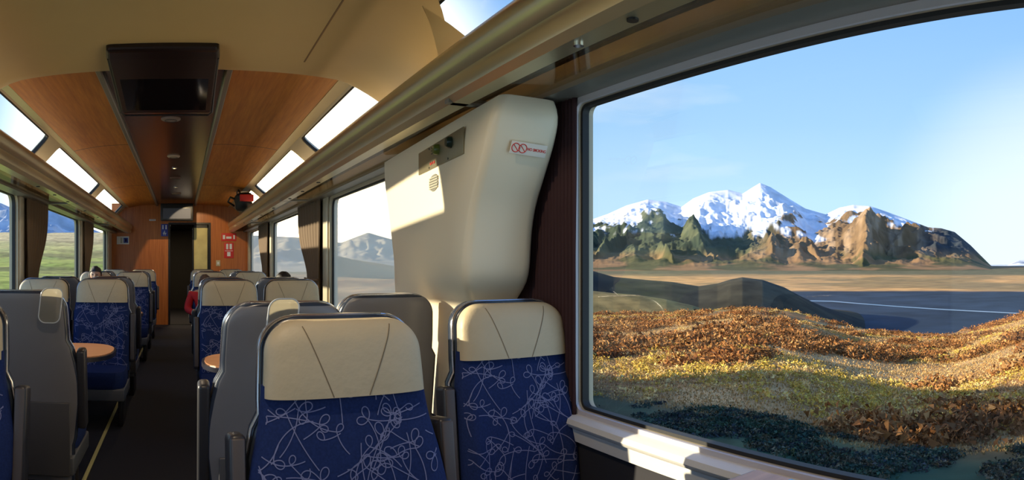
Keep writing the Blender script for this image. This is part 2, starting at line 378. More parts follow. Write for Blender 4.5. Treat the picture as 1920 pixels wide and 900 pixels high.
# ================================================================ LUGGAGE RACKS
def rack(s, X, x0, hb, ht, label):
    e_ = empty('luggage_rack', (x0, 4, H(hb))); tag(e_, label, 'luggage rack')
    T = Matrix.Translation((-x0, -4, -H(hb)))
    def P(x, h): return (x-x0, H(h)-H(hb))
    y0, y1 = YN+.05-4, YE-.02-4
    w_ = ht-hb
    # rounded front rail: lower flat, deep roll, upper lip
    pr = [(x0+s*.09, hb), (x0+s*.02, hb+.0), (x0-s*.005, hb+w_*.10), (x0-s*.012, hb+w_*.28), (x0+s*.0, hb+w_*.42), (x0-s*.02, hb+w_*.52), (x0-s*.034, hb+w_*.66), (x0-s*.03, hb+w_*.82), (x0-s*.012, hb+w_*.95), (x0+s*.015, ht), (x0+s*.04, ht-.012), (x0+s*.05, hb+w_*.6), (x0+s*.03, hb+.03), (x0+s*.09, hb+.02)]
    MB().prism([P(a, b) for a, b in pr], y0, y1, 'y').build('rail', ALU, e_)
    MB().prism([P(a, b) for a, b in ((x0+s*.085, hb+.006), (X-s*.10, hb+.02), (X-s*.10, hb+.03), (x0+s*.085, hb+.016))], y0, y1, 'y').build('glass_shelf', RACKG, e_, False)
    MB().prism([P(a, b) for a, b in ((X-s*.12, hb+.0), (X-s*.0, hb+.0), (X-s*.0, hb+.05), (X-s*.12, hb+.05))], y0, y1, 'y').build('wall_channel', ALUD, e_, False)
    for y in (2.45, 6.9, 11.0):
        m = MB().box(min(x0, X)-x0+(.0 if s > 0 else .012), max(x0, X)-x0-(.012 if s > 0 else 0), y-4-.02, y-4+.02, .0, .02)
        m.build('bracket', ALUD, e_, False)
    for y in (1.35, 1.6, 5.2, 5.9, 6.6, 7.8, 9.0, 10.2):
        m = MB().tube([(s*.055, y-4, -.006), (s*.055, y-4, .004)], .016, 12); m.build('bolt', BLACK if y < 1.5 or y > 2 else CHROME, e_)
    return e_
def cove(s, x):  # added fill lights above the racks, no fixtures, brighten the ceiling
    for y in (-4, 1, 6, 11):
        l = bpy.data.lights.new('rack_fill_light', 'AREA'); l.shape = 'RECTANGLE'; l.size = .05; l.size_y = 4.6; l.energy = FILL_POWER; l.color = (1, .74, .42)
        o = bpy.data.objects.new('rack_fill_light', l); C.objects.link(o); o.location = (x, y, H(.72)); o.rotation_euler = (0, math.pi-s*.55*-1, 0)
FILL_POWER = 3.5
cove(1, 1.16); cove(-1, -1.22)
rack(1, XR, 1.03, .63, .845, 'long metal and glass luggage rack above the right-hand windows')
rack(-1, XL, -1.08, .60, .80, 'long metal and glass luggage rack above the left-hand windows')

# ================================================================ NEAR PILLAR, CURTAINS
def pillar():
    e_ = empty('window_pillar', (1.2, 2.9, 0)); tag(e_, 'big cream moulded pillar cover with S-shaped edge beside the largest window', 'pillar')
    ox, oy = 1.2, 2.9
    # per height: near-inner corner (xi, yi), near-outer (xo, yo), far-inner (xf, yf)
    lv = [(.60, 1.21, 2.56, 3.90), (0, 0, 0, 0), (H(-.21), 1.20, 2.56, 3.78), (H(-.10), 1.08, 2.39, 3.80), (H(-.02), 1.07, 2.37, 3.80), (H(.10), 1.078, 2.36, 3.84), (H(.22), 1.085, 2.33, 3.88), (H(.33), 1.085, 2.26, 3.92), (H(.44), 1.085, 2.19, 3.97), (H(.53), 1.085, 2.15, 4.0), (H(.58), 1.10, 2.14, 4.0), (H(.62), 1.14, 2.18, 4.0)]
    lv = [lv[0]]+lv[2:]
    zz = np.array([q[0] for q in lv]); zs = np.linspace(.60, H(.62), 46)
    def sm(i): 
        a = np.interp(zs, zz, np.array([q[i] for q in lv])); b = a.copy()
        for _ in range(3): b[1:-1] = (b[:-2]+2*b[1:-1]+b[2:])/4
        return b
    xi, yi, yf = sm(1), sm(2), sm(3); v = []; 
    for z, a, b, c in zip(zs, xi, yi, yf):
        xf = max(1.255, a+.03); XO = 1.385; ring = []
        r = .035
        ring += [(XR-.002, c-.5), (XO, c-.8), (XO, b+.05), (XO-.006, b+.022), (XO-.022, b+.006), (XO-.05, b)]
        for t in range(7):
            q = math.pi/2*t/6; ring.append((a+r-r*math.sin(q), b+r-r*math.cos(q)))
        for t in range(1, 8): ring.append((a+(xf-a)*t/8*1.0, b+r+(c-b-r)*t/8))
        ring.append((xf+.0, c-.01)); ring.append((xf+.02, c+.01)); ring.append((XR-.002, c+.01))
        v += [(p-ox, q-oy, z) for p, q in ring]; n = len(ring)
    f = [(i*n+j, i*n+(j+1) % n, (i+1)*n+(j+1) % n, (i+1)*n+j) for i in range(len(zs)-1) for j in range(n)]
    f += [tuple(range(n))[::-1], tuple((len(zs)-1)*n+j for j in range(n))]
    MB().add(v, f).build('cover', PILLAR, e_)
    return e_
pl = pillar()
# points on the aisle face of the pillar from a picture position
def face_pt(px, py, off=0.0):
    th = (px-340)/PX; t = math.tan(th)
    y = (1.085-.127*2.3)/(t-.117) if False else None
    # aisle plane through (1.085,2.25)-(1.285,3.93)
    m_ = .17/1.72; y = (1.085-m_*2.23)/(t-m_); x = t*y
    r = math.hypot(x, y); z = EYE+(490-py)/PX*r
    return Vector((x-off, y, z))
def on_face(pts): return [face_pt(a, b) for a, b in pts]
def plate_on_face(name, px0, px1, py, hgt, thick, m, parent=None, mats=None):
    a = face_pt(px0, py); b = face_pt(px1, py)
    return a, b
# aisle face frame: u along the face (away from camera), w up
FA = Vector((.17, 1.72, 0)).normalized(); FN = Vector((-FA.y, FA.x, 0))
def face_box(mb, c, u0, u1, w0, w1, d0, d1, r=.0, mi=0):
    M = Matrix.Translation(c) @ Matrix((( FA.x, FN.x, 0, 0), (FA.y, FN.y, 0, 0), (0, 0, 1, 0), (0, 0, 0, 1)))
    mb.box(u0, u1, d0, d1, w0, w1, mi, r, M)
cc = face_pt(824, 288)
PU = .165
pan = empty('control_panel', cc); tag(pan, 'small metal control panel with knobs on the aisle side of the cream pillar', 'control panel')
PU = (face_pt(862, 288)-face_pt(782, 288)).length/2
m = MB(); face_box(m, Vector(), -PU, PU, -.055, .055, -.002, .006, .002); m.build('plate', M_('panel_metal', (.30, .26, .16), .35, .6), pan)
for u, col in ((-.55*PU, M_('dark_knob', (.01, .03, .02), .3)), (.0, M_('olive_knob', (.10, .14, .02), .3))):
    p = FA*u+Vector((0, 0, .018)); MB().tube([p, p+FN*.022, p+FN*.03], [.026, .024, .018], 16).build('knob', col, pan)
for u in (.06, .09, .12): 
    p = FA*u+Vector((0, 0, -.03)); MB().tube([p, p+FN*.009], .007, 10).build('button', RED, pan)
for u, w_ in ((-.15, .045), (.15, .045), (-.15, -.045), (.15, -.045)):
    p = FA*u+Vector((0, 0, w_)); MB().tube([p, p+FN*.008], .005, 8).build('screw', BLACK, pan)
m = MB()
for i in range(3): face_box(m, FA*.08+Vector((0, 0, .012+i*.014)), -.035, .035, 0, .006, .005, .007)
m.build('marking', BLACK, pan, False)
c2_ = face_pt(815, 343); spk = empty('wall_speaker', c2_); tag(spk, 'round grey speaker grille below the control panel on the cream pillar', 'speaker')
M0 = Matrix(((FA.x, FN.x, 0, 0), (FA.y, FN.y, 0, 0), (0, 0, 1, 0), (0, 0, 0, 1)))
bm = bmesh.new(); bmesh.ops.create_cone(bm, cap_ends=True, segments=28, radius1=.045, radius2=.038, depth=.012)
bmesh.ops.transform(bm, matrix=M0 @ Matrix.Rotation(-math.pi/2, 4, 'X') @ Matrix.Diagonal((2.0, 1, 1, 1)), verts=bm.verts)
mb = MB(); mb.bm(bm); mb.build('rim', ALUD, spk)
m = MB()
for i in range(5): face_box(m, Vector((0, 0, -.026+i*.012)), -.07, .07, 0, .005, .005, .009)
m.build('grille', M_('grille', (.45, .40, .30), .5), spk, False)
def text_mesh(txt, size):
    cu = bpy.data.curves.new('t', 'FONT'); cu.body = txt; cu.size = size; cu.align_x = 'LEFT'; cu.align_y = 'CENTER'; cu.extrude = .0004; cu.offset = size*.02
    o = bpy.data.objects.new('t', cu); C.objects.link(o)
    me = bpy.data.meshes.new_from_object(o.evaluated_get(bpy.context.evaluated_depsgraph_get()))
    bpy.data.objects.remove(o); return me
# sticker on the camera-facing side of the pillar (plane y ~2.22)
def sticker():
    th = (991-340)/PX; y = 2.188; x = math.tan(th)*y; z = EYE+(490-280)/PX*math.hypot(x, y)
    e_ = empty('no_smoking_sticker', (x, y, z)); tag(e_, 'white NO SMOKING sticker with red symbols on the cream pillar', 'sticker')
    e_.rotation_euler = (math.radians(23), math.radians(3), 0)
    MB().box(-.078, .078, -.002, .0, -.024, .024, 0, .0008).build('backing', M_('sticker_white', (.78, .74, .66), .4), e_)
    for cx in (-.056, -.026):
        mb = MB(); mb.tube([(cx+.0165*math.cos(a*math.pi/12), -.0025, .0165*math.sin(a*math.pi/12)) for a in range(24)], .0018, 6, closed=True)
        mb.tube([(cx-.0115, -.0028, .0115), (cx+.0115, -.0028, -.0115)], .0016, 6); mb.build('symbol', RED, e_)
    me = text_mesh('NO SMOKING', .0155); t = link('lettering', me, RED, e_, False)
    t.location = (-.006, -.0024, 0); t.rotation_euler = (math.pi/2, 0, 0); t.scale = (.82, 1, 1)
sticker()
def curtain(X, s, y0, y1, z0, z1, tie, m, label, folds=7, narrow=.45, amp=.018, group=None, anchor=None):
    """pleated curtain hanging beside a window; narrows towards the tie height"""
    a = y0 if anchor is None else anchor
    e_ = empty('curtain', (X, a, z0)); tag(e_, label, 'curtain', group)
    nu, nz = folds*10, 24; v = []
    for i in range(nz+1):
        t = i/nz; z = z0+(z1-z0)*t
        kx = 1-(1-narrow)*math.exp(-((t-tie)/.28)**2) if tie >= 0 else 1
        if t < tie: kx = min(kx, narrow+.12)
        for j in range(nu+1):
            u = j/nu; yy = a+((y0+(y1-y0)*u)-a)*kx
            v.append((-s*(.025+amp*math.sin(u*folds*2*math.pi+.4*math.sin(5*t))), yy-a, z-z0))
    n = nu+1
    f = [(i*n+j, i*n+j+1, (i+1)*n+j+1, (i+1)*n+j) for i in range(nz) for j in range(nu)]
    o = mesh('drape', v, f, m, e_); so_ = o.modifiers.new('s', 'SOLIDIFY'); so_.thickness = .004
    if tie > 0:
        zt = (z1-z0)*tie; w_ = (y1-y0)*narrow; d_ = 1 if abs(y0-a) < 1e-6 else -1
        MB().tube([(-s*.055, -d_*.01, zt+.01), (-s*.06, d_*w_*.5, zt), (-s*.055, d_*(w_+.02), zt+.01)], .012, 8).build('tieback', m, e_)
    return e_
ZC0, ZC1 = ZS-.02, ZH+.035
curtain(XR+.008, 1, 2.13, 2.75, ZC0, ZC1, -1, CURTM, 'dark maroon pleated curtain at the left edge of the largest window', 24, amp=.009)
curtain(XR-.03, 1, 6.62, 7.9, ZC0, ZC1, .32, CURTB, 'brown tied-back curtain between the first and second windows beyond the cream pillar', 8, .5, anchor=6.62)
curtain(XR-.03, 1, 10.72, 11.95, ZC0, ZC1, .32, CURTB, 'brown tied-back curtain beside the farthest right-hand window', 8, .5, anchor=10.72)
curtain(XL+.03, -1, 6.15, 7.15, ZC0, ZC1, .32, CURTB, 'brown tied-back curtain beside the second left-hand window, nearest curtain on the left', 8, .45, anchor=6.15)
curtain(XL+.03, -1, 9.9, 10.9, ZC0, ZC1, .32, CURTB, 'brown tied-back curtain beside the farthest left-hand window', 8, .45, anchor=9.9)
# pale pilaster strips at window edges
i = 22
for s, X, ys in ((1, XR, ((6.40, 6.60), (10.52, 10.68), (14.05, 14.28))), (-1, XL, ((5.98, 6.13), (9.74, 9.88), (13.36, 13.6)))):
    for a, b in ys:
        tag(MB().box(min(X-s*.03, X), max(X-s*.03, X), a, b, ZC0, ZC1, 0, .01).build('trim_%d' % i, M_('pilaster', (.62, .56, .42), .35, .2)), kind='structure'); i += 1

# ================================================================ CEILING FITTINGS
def monitor():
    e_ = empty('ceiling_monitor', (-.1, 4.0, H(1.2))); tag(e_, 'large dark fold-down monitor housing under the ceiling, nearest to the viewer', 'monitor')
    z = H(1.2)
    def sec(y, zt, zb, hw): return [(-hw, y-4, zb-z), (hw, y-4, zb-z), (hw, y-4, zt-z), (-hw, y-4, zt-z)]
    mb = MB(); v = sec(3.52, H(1.20), H(1.115), .30)+sec(3.62, H(1.21), H(1.10), .31)+sec(4.42, H(1.2), H(1.0), .31)+sec(4.5, H(1.2), H(1.0), .30)
    f = [(i*4+j, i*4+(j+1) % 4, (i+1)*4+(j+1) % 4, (i+1)*4+j) for i in range(3) for j in range(4)]+[(3, 2, 1, 0), (12, 13, 14, 15)]
    mb.add(v, f); o = mb.build('housing', M_('monitor_black', (.014, .006, .005), .3), e_, False)
    bv = o.modifiers.new('b', 'BEVEL'); bv.width = .02; bv.segments = 3
    MB().box(-.25, .25, -.02, .47, -.0, .0, 0).add([(-.26, -.25, H(1.085)-z), (.26, -.25, H(1.085)-z), (.26, .4, H(.998)-z), (-.26, .4, H(.998)-z)], [(0, 1, 2, 3)]).build('screen', M_('screen_black', (.006, .003, .003), .08), e_, False)
    MB().tube([(-.30, -.38, H(1.105)-z), (-.305, .45, H(.998)-z), (-.28, .51, H(.99)-z), (.28, .51, H(.99)-z), (.305, .45, H(.998)-z), (.30, -.38, H(1.105)-z)], .006, 8).build('rim', BLACK, e_)
monitor()
def downlight(y, label, first=[None]):
    e_ = empty('downlight', (-.09, y, H(1.225))); tag(e_, label, 'ceiling light', 'small warm downlights in the dark ceiling strip')
    MB().tube([(0.028*math.cos(a*math.pi/8), .028*math.sin(a*math.pi/8), -.004) for a in range(16)], .006, 8, closed=True).build('ring', CHROME, e_)
    MB().tube([(0, 0, -.001), (0, 0, -.004)], .02, 14).build('lens', LAMP, e_)
    l = bpy.data.lights.new('downlight_lamp', 'SPOT'); l.spot_size = 2.4; l.energy = 28 if y < 2 else 9; l.color = (1, .78, .52); l.shadow_soft_size = .01  # the three out-of-view downlights are added, stronger, as interior fill
    lo = bpy.data.objects.new('downlight_lamp', l); C.objects.link(lo); lo.parent = e_; lo.location = (0, 0, -.04)
for y, t in ((1.3, 'added warm fill downlight in the ceiling just above the viewer'), (-1.5, 'added warm fill downlight in the ceiling behind the viewer'), (-4.2, 'added warm fill downlight far behind the viewer'), (5.25, 'glowing warm downlight right behind the dark ceiling monitor'), (8.75, 'glowing warm downlight second along the dark ceiling strip'), (11.0, 'glowing warm downlight nearest the far end wall')):
    downlight(y, t)
for y, r, mt, t in ((5.72, .085, M_('vent_grey', (.26, .2, .17), .5), 'round grey ceiling vent nearest the dark monitor'), (7.75, .075, M_('vent_pale', (.6, .5, .4), .5), 'round pale ceiling vent before the second downlight'), (9.75, .08, M_('vent_dim', (.2, .12, .1), .5), 'round dim ceiling vent beyond the second downlight'), (12.0, .085, M_('vent_far', (.28, .2, .16), .5), 'round ceiling vent nearest the far end wall')):
    e_ = empty('ceiling_vent', (-.09, y, H(1.225))); tag(e_, t, 'ceiling vent')
    MB().tube([(0, 0, 0), (0, 0, -.01), (0, 0, -.018)], [r, r*.98, r*.8], 28).build('disc', mt, e_)
    MB().tube([(r*.62*math.cos(a*math.pi/12), r*.62*math.sin(a*math.pi/12), -.019) for a in range(24)], .004, 6, closed=True).build('ring', BLACK, e_)
# far display under the ceiling
fd = empty('passenger_display', (-.09, 13.5, H(.97))); tag(fd, 'grey information display hanging above the far doorway', 'display')
MB().box(-.33, .33, -.05, .12, -.15, .2, 0, .015).build('housing', BLACK, fd)
MB().box(-.28, .28, -.056, -.05, -.11, .10, 0).build('screen', M_('display_grey', (.13, .14, .19), .75), fd)

# ================================================================ SIGNS ON THE END WALL
def sign(px0, px1, py0, py1, name, label, m, marks, cat='sign'):
    y = YE-.004; x0 = math.tan((px0-340)/PX)*y; x1 = math.tan((px1-340)/PX)*y
    z0 = EYE+(490-py1)/PX*y; z1 = EYE+(490-py0)/PX*y
    e_ = empty(name, ((x0+x1)/2, y, (z0+z1)/2)); tag(e_, label, cat); W, Hh = (x1-x0)/2, (z1-z0)/2
    MB().box(-W, W, -.006, 0, -Hh, Hh, 0, .002).build('plate', m, e_)
    for mm, items in marks:
        for it in items:
            mb = MB()
            if len(it) == 3: mb.tube([(it[0]*W, -.006, it[1]*Hh), (it[0]*W, -.009, it[1]*Hh)], it[2]*Hh, 12)
            else: mb.box(it[0]*W, it[1]*W, -.009, -.006, it[2]*Hh, it[3]*Hh)
            mb.build('pictogram', mm, e_, False)
    return e_
fig = lambda cx, s=1: [(cx, .62, .14), (cx-.12*s, cx+.12*s, -.1, .42), (cx-.14*s, cx-.03*s, -.6, -.1), (cx+.03*s, cx+.14*s, -.6, -.1)]
sign(302, 315, 420, 443, 'toilet_sign', 'blue and white toilet pictogram sign left of the far doorway', BLUE, [(WHITE, [(-.45, .72, .12), (-.62, -.28, .15, .6), (.45, .72, .12), (.28, .62, .15, .6), (-.1, .1, -.45, -.1), (-.45, .5, -.6, -.45), (-.3, -.15, -.85, -.3), (.15, .3, -.85, -.5)])])
sign(219, 242, 443, 458, 'notice_sign', 'small white notice with grey and blue panels on the left of the end wall', WHITE, [(BLUE, [(.1, .85, -.65, .65)]), (RED, [(.4, .6, -.4, .4)]), (ALUD, [(-.4, -.1, -.7, .7)])])
sign(415, 443, 437, 452, 'warning_sign', 'wide red sign with a white box, upper one right of the far doorway', RED, [(WHITE, [(-.35, .35, -.4, .15), (-.8, -.5, -.5, .5), (.6, .8, -.5, .5)])])
sign(420, 438, 455, 484, 'safety_sign', 'tall red safety sign with white pictograms below the wide red sign', RED, [(WHITE, [(-.55, -.1, .15, .85), (.15, .65, .15, .85), (-.8, .8, -.08, -.02), (-.35, .35, -.75, -.2)])])
sign(280, 292, 411, 414, 'door_notice', 'thin white strip notice above left of the far doorway', WHITE, [(ALUD, [(-.8, .8, -.3, .3)])])
sign(405, 413, 488, 499, 'wall_switch', 'small pale switch plate low on the right of the end wall', M_('switch_plate', (.6, .5, .3), .5), [(WHITE, [(-.4, .4, -.4, .4)])], 'switch')

# ================================================================ SEATS
ZT = 1.20
def lerp(z, pts): return float(np.interp(z, [p[0] for p in pts], [p[1] for p in pts]))
def yc(z): return -(ZT-z)*.17
NARROW = [False]
def wback(z): return min(.247 if NARROW[0] else 9, wback0(z))
def wback0(z): return lerp(z, [(.40, .255), (.5, .27), (.62, .285), (.74, .283), (.84, .265), (.93, .243), (1.02, .232), (1.2, .225)])
def whead(z, W=.229, T=ZT, R=.085, extra=0):
    w_ = W+extra-.012*max(0, (z-1.0))/.2; T += extra; R += extra
    c = T-R
    if z > c: w_ = w_-R+math.sqrt(max(0, R*R-(z-c)**2))
    return w_
def ring(w_, yf, yb, z, p=3.2, n=36):
    """closed section, front at yf, back at yb"""
    o = []; ym = (yf+yb)/2; ty = (yb-yf)/2
    for i in range(n):
        a = 2*math.pi*i/n; c, s_ = math.cos(a), math.sin(a)
        o.append((w_*math.copysign(abs(c)**(2/p), c), ym+ty*math.copysign(abs(s_)**(2/p), s_), z))
    return o
def loft(mb, rings, mi=0):
    n = len(rings[0]); v = [q for r in rings for q in r]
    f = [(i*n+j, i*n+(j+1) % n, (i+1)*n+(j+1) % n, (i+1)*n+j) for i in range(len(rings)-1) for j in range(n)]
    f += [tuple(range(n))[::-1], tuple((len(rings)-1)*n+j for j in range(n))]
    mb.add(v, f, mi)
def fback(z): return yc(z)-.055-.012*math.sin(max(0, min(1, (z-.42)/.55))*math.pi)       # front plane
def front_y(x, z):
    w_ = wback(z); yf, yb = fback(z), yc(z)+.03; p = 3.2
    q = min(.999, abs(x)/w_); ym = (yf+yb)/2; ty = (yb-yf)/2
    base = ym-ty*(1-q**p)**(1/p)
    return base-bol(x, z)
def bol(x, z):      # side bolsters stand proud of the middle
    w_ = wback(z); q = abs(x)/w_; k_ = max(0, min(1, (.95-z)/.25))
    return .022*k_*math.exp(-((q-.8)/.13)**2)
def curls(n, seed):
    """flowing line pattern with small loops; list of polylines (x,z)"""
    r = random.Random(seed); out = []
    for q_ in range(n):
        x, z = -.26+.52*((q_ % 6)+r.uniform(.1, .9))/6, .45+.55*((q_//6)+r.uniform(.1, .9))/(n/6); a = r.uniform(0, 6.28); kk = r.uniform(-5, 5); pts = [(x, z)]; st = 0.0045
        i = 0
        for seg in range(r.randint(1, 2)):
            L_ = r.uniform(.05, .17)
            kk = max(-9, min(9, kk+r.uniform(-7, 7)))
            for _k in range(int(L_/st)):
                a += kk*st; x += math.cos(a)*st; z += math.sin(a)*st; pts.append((x, z))
            for q in range(r.choice((1, 1, 1, 2))):
                rad = r.uniform(.0065, .0095); sg = r.choice((-1, 1)); tot = 2*math.pi*r.uniform(.72, .95); sweep = 0
                el = r.uniform(2.2, 4.0)
                while sweep < tot:
                    kq = 1/(rad*(1+(el-1)*abs(math.cos(sweep*math.pi/tot))**3)) ; d_ = kq*.003; a += sg*d_; sweep += d_
                    x += math.cos(a)*.003; z += math.sin(a)*.003; pts.append((x, z))
        out.append(pts)
    return out
def ribbons(mb, polys, surf, hw, off, inside, mi):
    for pts in polys:
        run = []
        for i, (x, z) in enumerate(pts):
            ok = inside(x, z)
            if ok:
                a = pts[max(0, i-1)]; b = pts[min(len(pts)-1, i+1)]
                tx, tz = b[0]-a[0], b[1]-a[1]; l_ = math.hypot(tx, tz) or 1; nx, nz_ = -tz/l_*hw, tx/l_*hw
                run.append(((x+nx, surf(x+nx, z+nz_)-off, z+nz_), (x-nx, surf(x-nx, z-nz_)-off, z-nz_)))
            if (not ok or i == len(pts)-1) and run:
                if len(run) > 2:
                    v = [p for pr in run for p in pr]; f = [(2*j, 2*j+1, 2*j+3, 2*j+2) for j in range(len(run)-1)]
                    mb.add(v, f, mi)
                run = []
def make_seat(name='train_seat', narrow=False, arms=(-1, 1)):
    NARROW[0] = narrow; WS = .245 if narrow else .262; AX = .272 if narrow else .300
    e_ = empty(name)
    # fabric backrest
    mb = MB(); rs = []
    for i in range(30):
        z = .42+(1.03-.42)*i/29; r_ = ring(wback(z), fback(z), yc(z)+.03, z, 3.2, 56)
        r_ = [(x, y-(bol(x, z) if y < (fback(z)+yc(z)+.03)/2 else 0), zz) for x, y, zz in r_]; rs.append(r_)
    loft(mb, rs, 0)
    ribbons(mb, curls(78, 3), front_y, .0014, .0016, lambda x, z: .435 < z < 1.01 and abs(x) < wback(z)*.95, 1)
    o = mesh('backrest', mb.v, mb.f, [NAVY, CURL], e_, True, mb.mi)
    # leather head cover
    mb = MB(); rs = []
    zs = [1.0+(1.115-1.0)*i/9 for i in range(10)]+[1.2-.085+.085*math.sin(math.pi/2*i/12) for i in range(1, 13)]
    def hf(z): return yc(z)-.075-.008*math.sin((z-1.0)/.2*math.pi)+ (.035*(1-math.sqrt(max(0, 1-((z-1.14)/.0605)**2))) if z > 1.14 else 0)
    def hb(z): return yc(z)+.035-(.03*(1-math.sqrt(max(0, 1-((z-1.14)/.0605)**2))) if z > 1.14 else 0)
    for z in zs: rs.append(ring(max(.05, whead(z)), hf(z), hb(z), z, 3.4, 48))
    loft(mb, rs)
    head = mb.build('headrest', LEATHER, e_)
    def hsurf(x, z):
        w_ = max(.05, whead(z)); yf, yb = hf(z), hb(z); q = min(.999, abs(x)/w_); ym = (yf+yb)/2; ty = (yb-yf)/2
        return ym-ty*(1-q**3.4)**(1/3.4)
    for s in (-1, 1):
        sm = MB(); ribbons(sm, [[(s*(.05+.075*t/30), 1.002+.185*t/30) for t in range(31)]], hsurf, .0013, .0012, lambda x, z: True, 0)
        mesh('seam', sm.v, sm.f, SEAM, head, False)
    # rear shell
    mb = MB(); rs = []
    zs = [.20+(1.10-.20)*i/24 for i in range(25)]+[1.11+.098*math.sin(math.pi/2*i/12) for i in range(13)]
    zs = sorted(set(round(q, 5) for q in zs))
    def wsh(z): return max(.05, (wback(z)+.010 if z < .95 else whead(z, extra=.007)) if z > .42 else WS-.005)
    for z in zs:
        k_ = (.02*(1-math.sqrt(max(0, 1-((z-1.155)/.0605)**2))) if z > 1.155 else 0)
        y0 = max(yc(z), -.135)
        rs.append(ring(wsh(z), y0+.0, y0+.10-k_, z, 3.0, 48))
    loft(mb, rs); 
    n = 48; mi = []
    for q in mb.f:
        c = sum((Vector(mb.v[i]) for i in q), Vector())/len(q); w_ = wsh(c.z); y0 = max(yc(c.z), -.135)
        mi.append(1 if (abs(c.x) > w_*.90 and c.y < y0+.075) or (c.z > 1.195) or c.y < y0+.02 else 0)
    mb.mi = mi; sh = mb.build('back_shell', [SHELL, SHELLD], e_)
    # dark split line and lower kick panel on the rear
    MB().box(-.245, .245, max(yc(.62), -.135)+.098, max(yc(.62), -.135)+.112, .24, .625, 0, .006).build('kick_panel', M_('kick_grey', (.07, .07, .078), .4), sh)
    ol = [(s_ * wsh(z)*1.0, yc(z)+.02, z) for s_, seq in ((-1, zs), (1, zs[::-1])) for z in seq if z > .80]
    MB().tube(ol, .0045, 8).build('edge_trim', M_('bright_trim', (.62, .62, .66), .18, .9), sh)
    # cushion
    mb = MB(); rs = []
    for i in range(9):
        t = i/8; z = .33+.135*t; kx = 1-.04*abs(2*t-1)**4; rs.append(ring(WS*kx, -.60+.012*abs(2*t-1)**4, -.12, z, 5, 48))
    loft(mb, rs, 0); ribbons(mb, [[(x, z-.70) for x, z in pl_] for pl_ in curls(24, 9)], lambda x, y: 0, .0011, 0, lambda x, z: False, 1)
    mesh('seat_cushion', mb.v, mb.f, [NAVY, CURL], e_, True, mb.mi)
    MB().box(-WS, WS, -.585, -.02, .235, .335, 0, .012).build('seat_frame', M_('frame_grey', (.10, .11, .13), .4), e_)
    for s_ in (-1, 1):
        MB().box(s_*.2-.02, s_*.2+.02, -.45, -.08, 0, .24, 0, .008).build('leg', BLACK, e_)
        if s_ not in arms: continue
        R = Matrix.Translation((s_*AX, yc(.7)+.02, .52)) @ Matrix.Rotation(math.radians(-8), 4, 'X')
        ar = MB().box(-.024, .024, -.06, .03, -.04, .385, 0, .016, R).build('armrest', M_('armrest_black', (.035, .035, .042), .35), e_)
        MB().box(-.018, .018, -.068, -.056, -.02, .375, 0, .005, R).build('arm_pad', M_('arm_pad', (.09, .075, .075), .45), ar)
    return e_
proto = make_seat(); protos = {}
RSPOT = [  # x, y, facing away?, label
 (.44, 1.82, 0, 'blue patterned seat with beige headrest, largest one nearest the viewer'),
 (1.212, 2.28, 0, 'blue patterned window seat with beige headrest beside the dark maroon curtain'),
 (.385, 2.50, 1, 'grey-shelled seat turned away directly behind the largest blue seat'),
 (.93, 2.97, 1, 'grey-shelled window seat turned away, below the cream pillar'),
 (.395, 5.50, 0, 'blue seat with beige headrest facing the viewer behind the round-ended table right of the aisle'),
 (.92, 5.52, 0, 'window seat with beige headrest right of the aisle seat, with dark hair showing over it'),
 (.395, 6.25, 1, 'grey-backed aisle seat back to back behind the third right-hand seat row'),
 (.93, 6.25, 1, 'grey-backed window seat in which the dark-haired passenger on the right sits'),
 (.41, 9.50, 0, 'right-hand aisle seat with the passenger in red'),
 (.99, 9.50, 0, 'right-hand window seat with beige headrest level with the passenger in red'),
 (.41, 10.25, 1, 'grey-backed right-hand aisle seat behind the passenger in red'),
 (.97, 10.25, 1, 'grey-backed right-hand window seat behind the row of the passenger in red'),
 (.41, 12.6, 0, 'right-hand aisle seat nearest the far doorway'),
 (.935, 12.5, 0, 'right-hand window seat nearest the end wall under the red signs'),
 (-.88, 2.42, 0, 'blue seat with beige headrest cut off by the left edge of the photo'),
 (-.82, 3.42, 1, 'large grey seat shell turned away at the far left foreground'),
 (-.70, 5.90, 0, 'blue seat with beige headrest behind the round-ended table left of the aisle'),
 (-1.228, 5.90, 0, 'left-hand window seat with beige headrest beside the nearest brown curtain'),
 (-.70, 6.65, 1, 'grey-backed left aisle seat behind the seat at the left table'),
 (-1.228, 6.65, 1, 'grey-backed left window seat just behind the nearest left-hand window seat'),
 (-.70, 9.50, 0, 'left aisle seat with beige headrest, second from the end wall'),
 (-1.228, 9.55, 0, 'left window seat where the black-haired passenger sits'),
 (-.70, 10.25, 1, 'grey-backed left aisle seat between the last two facing headrests'),
 (-1.228, 10.25, 1, 'grey-backed left window seat behind the black-haired passenger'),
 (-.70, 12.2, 0, 'left aisle seat nearest the wooden end wall'),
 (-1.228, 12.2, 0, 'left window seat nearest the end wall under the white notice'),
]
for i, (x, y, away, lab) in enumerate(RSPOT):
    if i == 3: s_ = protos[0] = make_seat('train_seat', True, ())
    elif i == 1:
        NARROW[0] = True; s_ = make_seat('train_seat', True, (-1,)); 
    elif y < 3.5 and i != 0: s_ = copy_tree(proto)
    elif i == 0: s_ = proto
    else:
        aisle = 0 if abs(x) > .8 else (-1 if x > 0 else 1)*(-1 if away else 1)
        if aisle not in protos: s_ = protos[aisle] = make_seat('train_seat', True, (aisle,))
        else: s_ = copy_tree(protos[aisle])
    s_.location = (x, y, 0); s_.rotation_euler = (0, 0, math.pi if away else (math.radians(4.5) if i == 0 else 0))
    tag(s_, lab, 'train seat', 'blue and beige train seats in the carriage')
